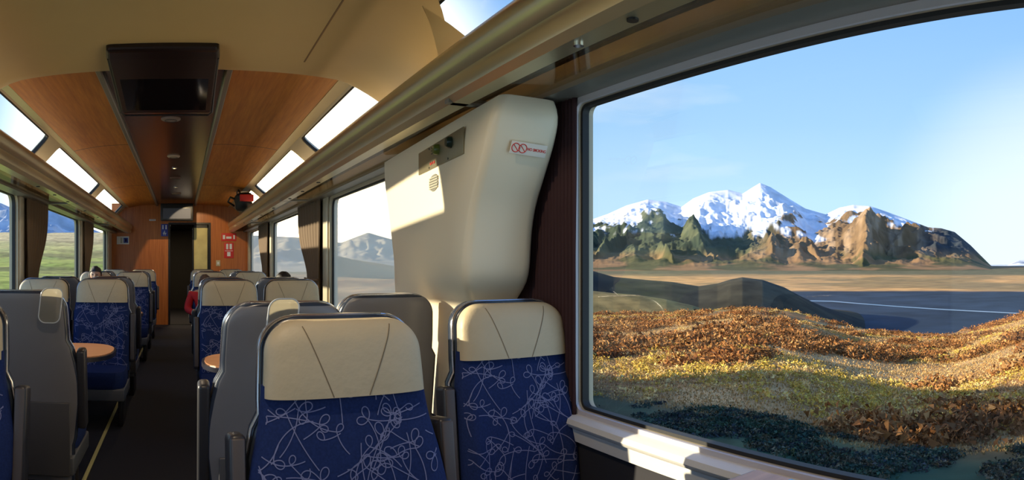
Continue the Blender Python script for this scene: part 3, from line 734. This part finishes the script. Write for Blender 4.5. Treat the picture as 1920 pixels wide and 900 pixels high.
# clear plastic tabs on two shells
def tab(x, y, lab, sgn):
    e_ = empty('plastic_tab', (x, y, 1.10)); tag(e_, lab, 'plastic cover', 'translucent plastic covers on grey seats')
    out = rrect(-.055, .055, -.05, .125, .035); 
    v = [(a+.02*(b>0)*b/.14, -.012-.10*a*a*8, b) for a, b in out]; mb = MB(); n = len(v)
    mb.add(v+[(p[0], p[1]+.003, p[2]) for p in v], [tuple(range(n))[::-1], tuple(range(n, 2*n))]+[(i, (i+1) % n, n+(i+1) % n, n+i) for i in range(n)])
    mb.build('sheet', FROST, e_, False)
    MB().tube([v[i] for i in range(n)], .003, 6, closed=True).build('edge', M_('clear_edge', (.55, .58, .6), .2), e_)
tab(.355, 2.385, 'translucent plastic cover on top of the grey seat shell behind the largest seat', 1)
tab(-.66, 3.30, 'translucent plastic cover on top of the large grey seat shell at far left', -1)

# ================================================================ TABLES
def table(x0, x1, y0, y1, z, label, s=1):
    """x0 = free rounded end, x1 = wall side"""
    cy = (y0+y1)/2; e_ = empty('table', (x1, cy, z)); tag(e_, label, 'table')
    hw = (y1-y0)/2; d = x0-x1; sg = 1 if d > 0 else -1; rr = hw*.62
    pts = [(0, -hw)]
    n = 12
    L_ = abs(d)-rr
    for i in range(n+1):
        a = -math.pi/2+math.pi*i/n; pts.append((sg*(L_+rr*math.cos(a)), hw*math.copysign(abs(math.sin(a))**.8, math.sin(a))))
    pts.append((0, hw))
    MB().prism([(a*.985, b*.955) for a, b in pts], -.004, .004, 'z').build('tabletop', WOODT, e_, False)
    ed = MB().prism(pts, -.032, -.003, 'z').build('edge_band', M_('table_edge', (.02, .02, .035), .3), e_)
    MB().box(min(0, sg*.5), max(0, sg*.5), -.03, .03, -.09, -.03, 0, .008).build('bracket', ALUD, e_)
    MB().tube([(sg*.42, 0, -.08), (sg*.42, 0, -z+.001)], .028, 14).build('leg', ALUD, e_)
    return e_
table(.13, 1.37, 3.95, 4.62, .72, 'wooden round-ended table right of the aisle beyond the grey seat')
table(-.47, -1.42, 4.35, 5.15, .72, 'wooden round-ended table left of the aisle, nearest on the left')
table(-.47, -1.42, 7.9, 8.6, .72, 'wooden round-ended table left of the aisle, farther down the carriage')
table(.15, 1.37, 7.7, 8.4, .72, 'wooden round-ended table right of the aisle before the passenger in red')
def near_table():
    e_ = empty('table', (1.38, .78, .79)); tag(e_, 'wooden table corner with dark edge under the largest window', 'table')
    MB().box(-.78, -.006, -.40, .395, -.004, .006, 0, .002).build('tabletop', WOODT, e_, False)
    MB().box(-.79, 0, -.41, .408, -.032, .002, 0, .006).build('edge_band', M_('near_edge', (.05, .08, .15), .3), e_)
    MB().tube([(-.3, 0, -.03), (-.3, 0, -.789)], .03, 14).build('leg', ALUD, e_)
    g = empty('magazine', (1.25, .93, .798)); tag(g, 'blue magazine lying on the wooden table under the largest window', 'magazine')
    MB().box(-.10, .10, -.12, .11, 0, .004, 0, .001).build('pages', WHITE, g)
    MB().box(-.102, .102, -.122, .112, .004, .0055, 0, .0004).build('cover', M_('magazine_blue', (.10, .42, .72), .3, var=.4, vscale=12), g)
near_table()

# ================================================================ BAG ON THE RACK
bg_ = empty('travel_bag', (1.02, 10.9, H(.846))); tag(bg_, 'black travel bag with a red patch on the right-hand luggage rack', 'bag')
mb = MB(); rs = []
for i in range(17):
    t = i/16; z = .26*t; kx = math.sin(math.pi*(.12+.76*t))**.5; rs.append([(x+.02*math.sin(7*t+x*9), y*(1+.05*math.sin(9*t)), z) for x, y, _ in ring(.15*kx, -.45*kx, .45*kx, 0, 2.6, 32)])
loft(mb, rs); mb.build('body', M_('bag_black', (.012, .012, .015), .7), bg_)
MB().box(-.10, .12, -.46, -.41, .10, .21, 0, .012).build('patch', RED, bg_)
MB().tube([(-.08, -.3, .24), (-.1, -.2, .30), (-.1, .1, .30), (-.08, .25, .24)], .014, 8).build('strap', BLACK, bg_)
MB().tube([(-.12, -.1, .15), (-.22, -.05, .20), (-.25, .1, .14), (-.14, .2, .08)], .016, 8).build('handle', BLACK, bg_)

# ================================================================ PEOPLE
def skinmesh(name, nodes, edges, m, parent, sub=2):
    me = bpy.data.meshes.new(name); me.from_pydata([n[0] for n in nodes], edges, []); o = bpy.data.objects.new(name, me); C.objects.link(o)
    md = o.modifiers.new('skin', 'SKIN'); md.use_smooth_shade = True
    for i, n in enumerate(nodes):
        r = n[1]; me.skin_vertices[0].data[i].radius = (r, r) if not isinstance(r, tuple) else r
    me.skin_vertices[0].data[0].use_root = True
    s_ = o.modifiers.new('sub', 'SUBSURF'); s_.levels = sub; s_.render_levels = sub
    me.materials.append(m); o.parent = parent; return o
def head_mesh(c, s=1.0):
    bm = bmesh.new(); bmesh.ops.create_uvsphere(bm, u_segments=24, v_segments=18, radius=1)
    for v in bm.verts:
        x, y, z = v.co; ny = y
        w_ = .078*(1-.18*max(0, -z)); v.co = (x*w_, y*.097, z*.118)
        if y < -.3 and abs(x) < .22 and -.25 < z < .12: v.co.y -= .018*(1-abs(x)/.22)     # nose
        if y < -.2 and abs(z-.08) < .12 and .2 < abs(x) < .55: v.co.y += .008              # eye sockets
        if y < -.5 and abs(z+.45) < .08 and abs(x) < .3: v.co.y += .004                     # mouth
    bmesh.ops.translate(bm, vec=c, verts=bm.verts)
    return bm
def person(loc, rz, top, hair, pants, label, hz=0.0, armx=0):
    """seated person facing local -y; loc is the seat's floor point"""
    e_ = empty('person', loc, rz); tag(e_, label, 'person')
    hc = Vector((0, -.10, 1.10+hz))
    nodes = [((0, -.19, .56), .12), ((0, -.17, .75), .11), ((0, -.14, .93+hz*.6), .11), ((0, -.12, 1.0+hz), .052), ((0, -.11, 1.06+hz), .05)]
    edges = [(0, 1), (1, 2), (2, 3), (3, 4)]
    for s_ in (-1, 1):
        b = len(nodes); hx = s_*.30
        nodes += [((s_*.10, -.2, .55), .07), ((s_*.12, -.60, .56), .06), ((s_*.12, -.62, .12), .042), ((s_*.12, -.70, .05), .035)]
        edges += [(0, b), (b, b+1), (b+1, b+2), (b+2, b+3)]
        c = len(nodes)
        nodes += [((s_*.18, -.14, .93+hz*.6), .05), ((s_*.24, -.17, .70), .04), ((s_*.16, -.40, .66), .03), ((s_*.10, -.46, .655), .026)]
        edges += [(2, c), (c, c+1), (c+1, c+2), (c+2, c+3)]
        for k_ in range(5):
            b2 = len(nodes); ox = (k_-2)*.016; ln_ = (.05, .075, .082, .076, .06)[k_] if s_ > 0 else (.06, .076, .082, .075, .05)[k_]
            base = Vector((s_*.10+ox, -.47, .655)); nodes += [(tuple(base+Vector((0, -ln_*.55, .004))), .0085), (tuple(base+Vector((0, -ln_, -.012))), .0075)]
            edges += [(c+3, b2), (b2, b2+1)]
    body = skinmesh('body', nodes, edges, SKIN, e_, 1)
    mb = MB(); mb.bm(head_mesh(hc)); 
    for s_ in (-1, 1): mb.tube([hc+Vector((s_*.076, .0, -.025)), hc+Vector((s_*.088, .008, 0)), hc+Vector((s_*.08, .008, .028))], [.006, .013, .008], 8)
    mb.build('head', SKIN, body)
    for s_ in (-1, 1): MB().tube([hc+Vector((s_*.03, -.083, .008)), hc+Vector((s_*.03, -.09, .008))], .009, 10).build('eye', BLACK, body)
    hb_ = bmesh.new(); bmesh.ops.create_uvsphere(hb_, u_segments=28, v_segments=18, radius=1)
    for v in list(hb_.verts):
        x, y, z = v.co; r = 1+.03*math.sin(9*x+7*y)+.02*math.sin(17*z+5*x)
        v.co = (x*.088*r, y*.105*r+.008, z*.122*r+.012)
        if y < 0 and z < .30: v.co.y = max(v.co.y, -.02-.05*max(0, z))
    bmesh.ops.translate(hb_, vec=hc, verts=hb_.verts); mb = MB(); mb.bm(hb_); mb.build('hair', hair, body)
    n2 = [((0, -.19, .54), .15), ((0, -.17, .75), .135), ((0, -.14, .90+hz*.6), .13), ((0, -.13, .975+hz), .065)]; ed = [(0, 1), (1, 2), (2, 3)]
    for s_ in (-1, 1):
        c = len(n2); n2 += [((s_*.19, -.14, .93+hz*.6), .068), ((s_*(.25+armx), -.17, .70), .055), ((s_*.17, -.38, .665), .042)]; ed += [(2, c), (c, c+1), (c+1, c+2)]
    skinmesh('shirt', n2, ed, top, e_, 2)
    n3 = [((0, -.2, .53), .13)]; ed = []
    for s_ in (-1, 1):
        c = len(n3); n3 += [((s_*.11, -.25, .54), .088), ((s_*.125, -.60, .55), .072), ((s_*.125, -.62, .12), .055)]; ed += [(0, c), (c, c+1), (c+1, c+2)]
    skinmesh('trousers', n3, ed, pants, e_, 2)
    return e_
DENIM = M_('denim', (.03, .04, .08), .8)
person((-1.20, 9.38, 0), 0, M_('grey_top', (.08, .08, .09), .8), HAIRK, DENIM, 'black-haired passenger by the left-hand windows, only the top of the head showing', .065)
person((1.0, 6.38, 0), math.pi, M_('dark_top', (.03, .03, .04), .8), HAIRK, DENIM, 'dark-haired passenger facing away behind the right-hand window seat', .03)
person((.33, 9.36, 0), 0, M_('red_top', (.55, .015, .02), .8), HAIRB, DENIM, 'passenger in a red top on the right side of the aisle', -.05)

# ================================================================ OUTSIDE
def vnoise(x, y, seed=0):
    """value noise, numpy arrays"""
    xi = np.floor(x).astype(np.int64); yi = np.floor(y).astype(np.int64); xf = x-xi; yf = y-yi
    def h(a, b):
        n = (a*374761393+b*668265263+seed*974634777) & 0x7fffffff
        n = ((n ^ (n >> 13))*1274126177) & 0x7fffffff
        return ((n ^ (n >> 16)) & 0xffff)/65535.0
    u = xf*xf*(3-2*xf); v = yf*yf*(3-2*yf)
    return (h(xi, yi)*(1-u)+h(xi+1, yi)*u)*(1-v)+(h(xi, yi+1)*(1-u)+h(xi+1, yi+1)*u)*v
def fbm(x, y, o=5, seed=0, ridged=False):
    s = 0; a = .5; 
    for i in range(o):
        n = vnoise(x*2**i, y*2**i, seed+i)
        s = s+a*((1-np.abs(2*n-1)) if ridged else n); a *= .5
    return s
def vmat(name, rough=.95, nscale=1.0, nstr=.35, bump=0.0):
    m = bpy.data.materials.new(name); m.use_nodes = True; t = m.node_tree; b = t.nodes['Principled BSDF']
    b.inputs['Roughness'].default_value = rough; b.inputs['Specular IOR Level'].default_value = .1
    a = t.nodes.new('ShaderNodeAttribute'); a.attribute_name = 'cover'
    co = t.nodes.new('ShaderNodeTexCoord'); n = t.nodes.new('ShaderNodeTexNoise'); n.inputs['Scale'].default_value = nscale; n.inputs['Detail'].default_value = 8
    t.links.new(co.outputs['Object'], n.inputs[0])
    mr_ = t.nodes.new('ShaderNodeMapRange'); mr_.inputs[1].default_value = .3; mr_.inputs[2].default_value = .7; mr_.inputs[3].default_value = 1-nstr; mr_.inputs[4].default_value = 1+nstr
    t.links.new(n.outputs[0], mr_.inputs[0])
    vm = t.nodes.new('ShaderNodeVectorMath'); vm.operation = 'SCALE'; t.links.new(a.outputs['Color'], vm.inputs[0]); t.links.new(mr_.outputs[0], vm.inputs['Scale'])
    t.links.new(vm.outputs[0], b.inputs['Base Color'])
    return m
def polar(name, th, rr, zf, cf, m):
    T, R = np.meshgrid(th, rr, indexing='ij'); X = np.sin(T)*R; Y = np.cos(T)*R; Z = zf(T, R, X, Y)
    nT, nR = T.shape; v = np.stack([X, Y, Z], -1).reshape(-1, 3)
    i = np.arange(nT*nR).reshape(nT, nR); f = np.stack([i[:-1, :-1], i[:-1, 1:], i[1:, 1:], i[1:, :-1]], -1).reshape(-1, 4)
    me = bpy.data.meshes.new(name); me.from_pydata(v.tolist(), [], f.tolist()); me.update()
    col = cf(T, R, X, Y, Z).reshape(-1, 3); ca = me.color_attributes.new('cover', 'FLOAT_COLOR', 'POINT')
    ca.data.foreach_set('color', np.concatenate([col, np.ones((len(col), 1))], 1).astype(np.float32).ravel())
    o = link(name, me, m, None, False); me.polygons.foreach_set('use_smooth', [True]*len(me.polygons))
    return o, Z
def pxt(x): return (np.asarray(x)-340.0)/PX
def ell(y): return (490.0-np.asarray(y))/PX
def mixc(a, b, t): return a*(1-t[..., None])+b*t[..., None]
def sst(a, b, x): t = np.clip((x-a)/(b-a), 0, 1); return t*t*(3-2*t)
A_ = np.array
# ---- near ground
cr_x = pxt([340, 620, 760, 1110, 1200, 1300, 1350, 1400, 1440, 1480, 1520, 1560, 1600, 1660, 1720, 1780, 1850, 1920, 2100])
cr_e = ell([515, 520, 520, 590, 590, 582, 578, 574, 576, 582, 592, 604, 614, 624, 630, 628, 610, 588, 560])
def zground(T, R, X=None, Y=None):
    X = np.sin(T)*R if X is None else X; Y = np.cos(T)*R if Y is None else Y
    crest = np.interp(T, cr_x, cr_e)
    zc = EYE+crest*85
    zr = np.interp(R, [0, 6, 85, 260, 700], [0, 0, 1, 1, 1])*(zc+1.25)-1.25
    zr = zr+np.where(R > 85, -(R-85)*.11-((R-85)/60)**1.5, 0)
    zr = np.maximum(zr, -64)
    zl = np.interp(R, [0, 6, 60, 200, 500, 700], [-1.2, -1.2, .8, 9, 22, 20])+6*(fbm(X/90, Y/90, 3, 5)-.5)*sst(60, 300, R)
    k_ = sst(-.06, .05, T); z = zl*(1-k_)+zr*k_
    return z+(fbm(X/9, Y/9, 4, 1)-.45)*1.1*sst(8, 30, R)*(1-.5*sst(200, 500, R))
def cground(T, R, X, Y, Z):
    n1 = fbm(X/7, Y/7, 4, 11); n2 = fbm(X/2.2, Y/2.2, 3, 12); n3 = fbm(X/25, Y/25, 3, 13)
    c = mixc(A_([.34, .17, .065]), A_([.52, .33, .15]), sst(.35, .65, n1))
    c = mixc(c, A_([.16, .13, .04]), .6*sst(.5, .62, n3))
    c = mixc(c, A_([.35, .29, .06]), .5*sst(.55, .7, n2))
    near = (1-sst(8.6, 10.2, X+2.5*(n3-.5)+1.5*(n1-.5)))*sst(.3, .4, T); c = mixc(c, mixc(A_([.02, .055, .035]), A_([.05, .10, .06]), sst(.4, .65, n2)), near)  # trackside green strip, darkened in the cover to paint the train's shadow
    left = 1-sst(-.06, .05, T)
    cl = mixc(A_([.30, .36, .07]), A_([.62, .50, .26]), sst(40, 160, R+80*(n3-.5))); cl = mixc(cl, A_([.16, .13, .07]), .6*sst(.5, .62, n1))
    c = mixc(c, cl, left)
    return c
GR = vmat('grassland', nscale=.9, nstr=.4)
rr = np.concatenate([np.linspace(3.0, 30, 130), np.geomspace(30.5, 100, 90), np.geomspace(102, 700, 60)])
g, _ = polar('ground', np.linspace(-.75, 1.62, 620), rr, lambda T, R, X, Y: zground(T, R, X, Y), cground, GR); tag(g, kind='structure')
# ---- valley plain
def cplain(T, R, X, Y, Z):
    n1 = fbm(X/500, Y/500, 4, 21); n2 = fbm(X/120, Y/120, 4, 22)
    c = mixc(A_([.66, .36, .13]), A_([.50, .29, .12]), sst(.4, .65, n2))
    c = mixc(c, A_([.16, .14, .07]), .6*sst(.55, .62, n1))
    c = mixc(c, A_([.16, .14, .07]), sst(2600, 3400, R))
    dk = 1-sst(1330, 1400, R+100*(n2-.5)); c = mixc(c, A_([.03, .048, .075])*(.7+.7*n2[..., None]), dk)  # shade on the nearer valley floor painted in as dark blue
    return c
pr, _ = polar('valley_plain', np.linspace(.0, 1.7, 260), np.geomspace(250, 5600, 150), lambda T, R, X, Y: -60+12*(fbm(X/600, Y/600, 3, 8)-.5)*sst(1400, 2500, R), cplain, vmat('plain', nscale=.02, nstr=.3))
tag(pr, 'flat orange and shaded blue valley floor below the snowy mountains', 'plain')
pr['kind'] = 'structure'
def strip_px(name, top, thick, z, m):
    v = []; 
    for x, y in top:
        for dy in (0, thick):
            th = (x-340)/PX; r = (EYE-z)/((y+dy-490)/PX); v.append((math.sin(th)*r, math.cos(th)*r, z))
    n = len(top); return mesh(name, v, [(2*i, 2*i+1, 2*i+3, 2*i+2) for i in range(n-1)], m, None, False)
rv = strip_px('river', [(1505, 563), (1560, 564), (1620, 569), (1700, 575), (1780, 580), (1860, 584), (1935, 588)], 1.7, -59.6, M_('river_water', (.16, .24, .34), .3))
tag(rv, 'thin pale blue river crossing the shaded valley floor', 'river')
# ---- hills between the ground and the plain
def hill(name, ridge, r0, width, colf, label, seed, nmat, base=-62, amp=.05):
    xs = pxt([p[0] for p in ridge]); es = ell([p[1] for p in ridge]); zr = EYE+es*r0
    th = np.linspace(xs[0], xs[-1], 420); R = np.linspace(r0-width, r0+width, 120)
    def zf(T, R_, X, Y):
        top = np.interp(T, xs, zr); t = np.clip(1-np.abs(R_-r0)/width, 0, 1); t = t*t*(3-2*t)
        b = np.minimum(base, top-1)
        return b+(top-b)*t*(1-amp*(1-t)*4*(fbm(X/width*5, Y/width*5, 5, seed, True)-.45)-amp*.5*(1-t)*(fbm(X/width*22, Y/width*22, 4, seed+3)-.5))
    o, _ = polar(name, th, R, zf, colf, nmat); tag(o, label, 'hill'); return o
def hc(a, b, s, sd): return lambda T, R, X, Y, Z: mixc(A_(a), A_(b), sst(.38, .62, fbm(X/s, Y/s, 4, sd)))
hill('hill', [(1000, 535), (1060, 536), (1105, 545), (1150, 550), (1200, 554), (1250, 562), (1300, 574), (1350, 592), (1400, 616), (1440, 640)], 150, 60, hc([.14, .12, .045], [.32, .22, .08], 14, 31), 'rounded olive and tan hill at the left of the largest window', 31, vmat('olive_hill', nscale=.3), -22)
hill('hill.001', [(1000, 498), (1060, 498), (1108, 507), (1150, 519), (1200, 524), (1260, 529), (1310, 537), (1345, 532), (1370, 524), (1392, 520), (1430, 525), (1470, 539), (1500, 556), (1540, 577), (1600, 604), (1660, 630), (1720, 650)], 620, 300, hc([.018, .022, .022], [.05, .045, .03], 60, 41), 'dark shaded hill in front of the orange plain', 41, vmat('dark_hill', nscale=.05))  # the hill's shade is put into its dark cover colours
hill('hill.002', [(600, 470), (625, 478), (660, 486), (700, 492), (760, 502), (820, 510), (900, 515), (1000, 520)], 420, 200, hc([.30, .20, .10], [.48, .34, .18], 50, 51), 'hazy tan hill seen through the window beyond the cream pillar', 51, vmat('tan_hill', nscale=.05), -62)
# ---- mountains
def build_range(name, label, ridge, peaks, r0, front, th0, th1, cf, nT=700, nR=260, base=-62, rough=.9, seed=61, back=1500, amp=260, sh=1.15):
    xs = pxt([p[0] for p in ridge]); es = ell([p[1] for p in ridge])
    th = np.linspace(th0, th1, nT); R = np.concatenate([np.linspace(front, r0, nR), np.linspace(r0+30, r0+back, 16)])
    def zf(T, R_, X, Y):
        top = EYE+np.interp(T, xs, es)*r0
        t = np.clip((R_-front)/(r0-front), 0, 1); tb = np.clip((R_-r0)/back, 0, 1)
        main = base+(top-base)*(t**1.55)*(1-.8*tb)
        z = main
        for px, py, rp, wl in peaks:
            sk = (((px*37) % 11)/11.0-.5)*.55; bend = 130*(fbm(R_/420+px, R_*0+1, 3, 3)-.5)
            tp = pxt(px); zp = EYE+ell(py)*rp; lat = np.abs((T-tp)*R_-(sk*(rp-R_)+bend)*np.clip((rp-R_)/500, 0, 1))
            along = np.where(R_ < rp, (rp-R_)*.30, (R_-rp)*.25)
            wob = 120*(fbm(X/330, Y/330, 5, int(px), True)-.62)
            z = np.maximum(z, zp-(lat+wob)*wl-along)
        rd = fbm(T*r0/620+3, R_/1500, 5, seed, True); rd2 = fbm(X/300, Y/300, 5, seed+5, True)
        hgt = np.clip((z-base)/700, 0, 1); env = sst(0, .25, hgt)*np.clip((r0-R_)/500, 0, 1)
        rd3 = fbm(T*r0/190, R_/900, 4, seed+9, True)
        z = z+env*(amp*(rd-.62)+.55*amp*(rd2-.62)+.22*amp*(rd3-.6))
        fr = np.where(R_ < front+500, 0, 0)
        # never rise above the traced skyline
        lim = EYE+np.interp(T, xs, es)*R_
        return np.maximum(np.minimum(z, np.where(R_ <= r0, lim, z)), base)
    return (polar(name, th, R, zf, cf, vmat(name+'_land', nscale=.006, nstr=.22)), tag)
RIDGE = [(1000, 440), (1060, 425), (1108, 412), (1140, 401), (1175, 385), (1215, 374), (1250, 379), (1278, 388), (1300, 372), (1330, 360), (1365, 356), (1393, 363), (1410, 352), (1425, 343), (1445, 351), (1480, 373), (1510, 391), (1548, 402), (1556, 398), (1575, 389), (1600, 384), (1630, 386), (1660, 396), (1700, 411), (1740, 426), (1765, 428), (1790, 435), (1820, 460), (1860, 500), (1890, 528), (1910, 545), (2100, 548)]
PEAKS = [(1115, 432, 6200, .95), (1180, 414, 6300, 1.15), (1300, 407, 6300, 1.25), (1437, 400, 6500, 1.15), (1512, 444, 5700, 1.2), (1570, 452, 5900, 1.3), (1632, 392, 6400, .92), (1700, 418, 6500, .9), (1240, 455, 5400, 1.2), (1390, 462, 5500, 1.1)]
def cmount(T, R, X, Y, Z):
    px = T*PX+340; hh = (Z+62)/700
    n1 = fbm(X/260, Y/260, 5, 71); n2 = fbm(T*7500/85, R/700, 5, 72)
    forest = mixc(A_([.045, .062, .040]), A_([.10, .11, .06]), sst(.4, .6, n1))
    brown = mixc(A_([.20, .125, .065]), A_([.34, .23, .14]), sst(.4, .62, n2))
    kf = np.clip(1-sst(1380, 1480, px+120*(n1-.5)), 0, 1)
    c = mixc(brown, forest, kf)
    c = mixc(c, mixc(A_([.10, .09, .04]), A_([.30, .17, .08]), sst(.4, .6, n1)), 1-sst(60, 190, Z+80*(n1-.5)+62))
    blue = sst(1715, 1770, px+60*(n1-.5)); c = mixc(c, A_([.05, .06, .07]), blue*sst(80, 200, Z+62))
    # snow line differs along the range
    top = EYE+np.interp(T, pxt([p[0] for p in RIDGE]), ell([p[1] for p in RIDGE]))*7500
    main = -62+(top+62)*np.clip((R-4300)/3200, 0, 1)**1.55
    s_main = np.interp(px, [1000, 1250, 1330, 1425, 1540, 1570, 1620, 1700, 1780, 1920], [290, 280, 270, 250, 220, 290, 330, 350, 420, 800])
    s_spur = np.interp(px, [1000, 1300, 1400, 1440, 1500, 1560, 1632, 1700, 1920], [520, 520, 450, 400, 520, 600, 600, 520, 900])
    k2 = sst(5, 60, Z-main-60*(n1-.5)); thr = s_main*(1-k2)+s_spur*k2
    snow = sst(-35, 35, Z-thr+330*(n2-.5)+120*(n1-.5))
    return mixc(c, np.broadcast_to(A_([.72, .76, .84]), c.shape), snow)
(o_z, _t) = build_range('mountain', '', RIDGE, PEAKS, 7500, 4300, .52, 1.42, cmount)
tag(o_z[0], 'snow-capped brown and green mountain range filling the largest window', 'mountain')
def csnow(T, R, X, Y, Z):
    n = fbm(X/300, Y/300, 5, 81); return mixc(A_([.30, .34, .42]), A_([.82, .84, .88]), sst(.35, .55, n))
(o_z, _t) = build_range('mountain.001', '', [(1820, 545), (1850, 520), (1880, 506), (1895, 494), (1910, 488), (1925, 486), (1950, 500), (2000, 520), (2050, 545)], [], 11000, 9000, 1.18, 1.5, csnow, 160, 80)
tag(o_z[0], 'small distant snowy peak at the right edge of the largest window', 'mountain')
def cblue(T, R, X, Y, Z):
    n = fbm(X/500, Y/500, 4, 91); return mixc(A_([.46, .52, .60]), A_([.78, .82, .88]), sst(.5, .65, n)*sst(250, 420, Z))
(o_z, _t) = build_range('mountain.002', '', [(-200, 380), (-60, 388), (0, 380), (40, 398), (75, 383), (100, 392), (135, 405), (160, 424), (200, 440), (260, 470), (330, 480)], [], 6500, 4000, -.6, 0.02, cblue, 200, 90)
tag(o_z[0], 'blue distant mountain ridge seen through the left-hand windows', 'mountain')
(o_z, _t) = build_range('mountain.003', '', [(360, 470), (450, 440), (560, 445), (640, 455), (690, 436), (720, 445), (760, 455), (900, 440), (1020, 440)], [], 6500, 4000, .0, .56, lambda T, R, X, Y, Z: hc([.50, .48, .42], [.62, .58, .48], 300, 95)(T, R, X, Y, Z), 200, 90)  # distance haze painted into the pale land colours
tag(o_z[0], 'pale hazy mountain seen through the window beyond the cream pillar', 'mountain')
# ---- scrub: thousands of ragged bushes nobody could count
def vmesh(name, V, F, K, label, cat='scrub'):
    me = bpy.data.meshes.new(name); nv = len(V); nf = len(F)
    me.vertices.add(nv); me.vertices.foreach_set('co', V.astype(np.float32).ravel())
    me.loops.add(nf*3); me.polygons.add(nf); me.loops.foreach_set('vertex_index', F.astype(np.int32).ravel())
    me.polygons.foreach_set('loop_start', np.arange(0, nf*3, 3, dtype=np.int32)); me.update(calc_edges=True)
    ca = me.color_attributes.new('cover', 'FLOAT_COLOR', 'POINT'); ca.data.foreach_set('color', np.concatenate([np.clip(K, .003, 1), np.ones((nv, 1))], 1).astype(np.float32).ravel())
    o = link(name, me, SCR, None, False); return tag(o, label, cat, kind='stuff')
def scrub(name, P, S, label, cols, seed, flat=.7, leaf=.16, n=110):
    """every bush is a heap of small leaf triangles in a lumpy dome"""
    r = np.random.default_rng(seed); nb = len(P)
    d = r.standard_normal((nb, n, 3)); d /= np.linalg.norm(d, axis=2, keepdims=True); d[..., 2] = np.abs(d[..., 2])*1.0-.1
    rad = r.uniform(.55, 1.05, (nb, n, 1)); lump = 1+.3*np.sin(d*5+r.uniform(0, 6, (nb, 1, 3))).sum(2, keepdims=True)*.5
    wid = r.uniform(.8, 1.6, (nb, 1, 2)); sc_ = S[:, None, None]*np.concatenate([wid, np.full((nb, 1, 1), flat)], 2)
    c = P[:, None, :]+d*rad*lump*sc_
    t = r.standard_normal((nb, n, 3, 3)); t = t/np.linalg.norm(t, axis=3, keepdims=True)*(leaf*S)[:, None, None, None]*r.uniform(.6, 1.4, (nb, n, 1, 1))
    V = (c[:, :, None, :]+t).reshape(-1, 3); F = np.arange(len(V)).reshape(-1, 3)
    base = np.array(cols)[r.integers(len(cols), size=nb)]
    K = (base[:, None, None, :]*r.uniform(.6, 1.5, (nb, n, 1, 1))*np.ones((1, 1, 3, 1))).reshape(-1, 3)
    return vmesh(name, V, F, K, label)
SCR = vmat('scrub_leaves', nscale=6, nstr=.3)
def spots(n, r0, r1, t0, t1, s0, s1, seed, dens=0.5, ns=8, xmin=9.4, xmax=1e9):
    r = np.random.default_rng(seed)
    T = r.uniform(t0, t1, n); R = r.uniform(r0**.7, r1**.7, n)**(1/.7); X = np.sin(T)*R; Y = np.cos(T)*R
    keep = (fbm(X/ns, Y/ns, 3, seed) > dens) & (X > xmin+r.uniform(-.7, .7, n)) & (X < xmax); T, R, X, Y = T[keep], R[keep], X[keep], Y[keep]; Z = zground(T, R)
    return np.stack([X, Y, Z], 1), r.uniform(s0, s1, len(X))*(.75+.25*np.minimum(1, R/25))
scrub('scrub', *spots(9000, 11, 100, .5, 1.55, .22, .72, 101, .505, 4), 'reddish brown scrub bushes scattered over the foreground slope', [(.34, .15, .05), (.28, .115, .04), (.42, .22, .08), (.16, .075, .03)], 5)
scrub('scrub.001', *spots(9000, 11, 90, .55, 1.55, .10, .26, 102, .47, 8), 'yellow green tussock clumps among the brown scrub', [(.62, .43, .09), (.52, .36, .07), (.66, .46, .18)], 6, .9, .22, 50)
scrub('scrub.002', *spots(16000, 6, 22, .45, 1.55, .05, .20, 103, .42, 1.8, 4.0, 9.6), 'dark green low growth beside the track under the largest window', [(.03, .06, .045), (.05, .09, .055), (.035, .045, .05), (.12, .11, .07)], 7, .5, .25, 50)
def grass(name, n, seed, cols, label, t0, t1, r0, r1, h, xmin=9.0):
    r = np.random.default_rng(seed); T = r.uniform(t0, t1, n); R = r.uniform(r0**.5, r1**.5, n)**2; k_ = np.sin(T)*R > xmin if xmin > -99 else np.ones(n, bool); T, R = T[k_], R[k_]; n = len(T)
    P = np.stack([np.sin(T)*R, np.cos(T)*R, zground(T, R)], 1); hh = h*r.uniform(.5, 1.3, n)*(.6+R/60)
    wv = r.standard_normal((n, 3))*.008*(1+R[:, None]/30); tip = np.stack([r.standard_normal(n)*.3*hh, r.standard_normal(n)*.3*hh, hh], 1)
    V = np.stack([P-wv, P+wv, P+tip], 1).reshape(-1, 3); K = np.repeat(np.array(cols)[r.integers(len(cols), size=n)]*r.uniform(.7, 1.3, (n, 1)), 3, 0)
    return vmesh(name, V, np.arange(len(V)).reshape(-1, 3), K, label, 'grass')
grass('grass', 150000, 201, [(.52, .33, .14), (.42, .25, .09), (.58, .42, .2), (.36, .2, .07)], 'dry golden grass covering the foreground slope', .55, 1.5, 10, 60, .055)
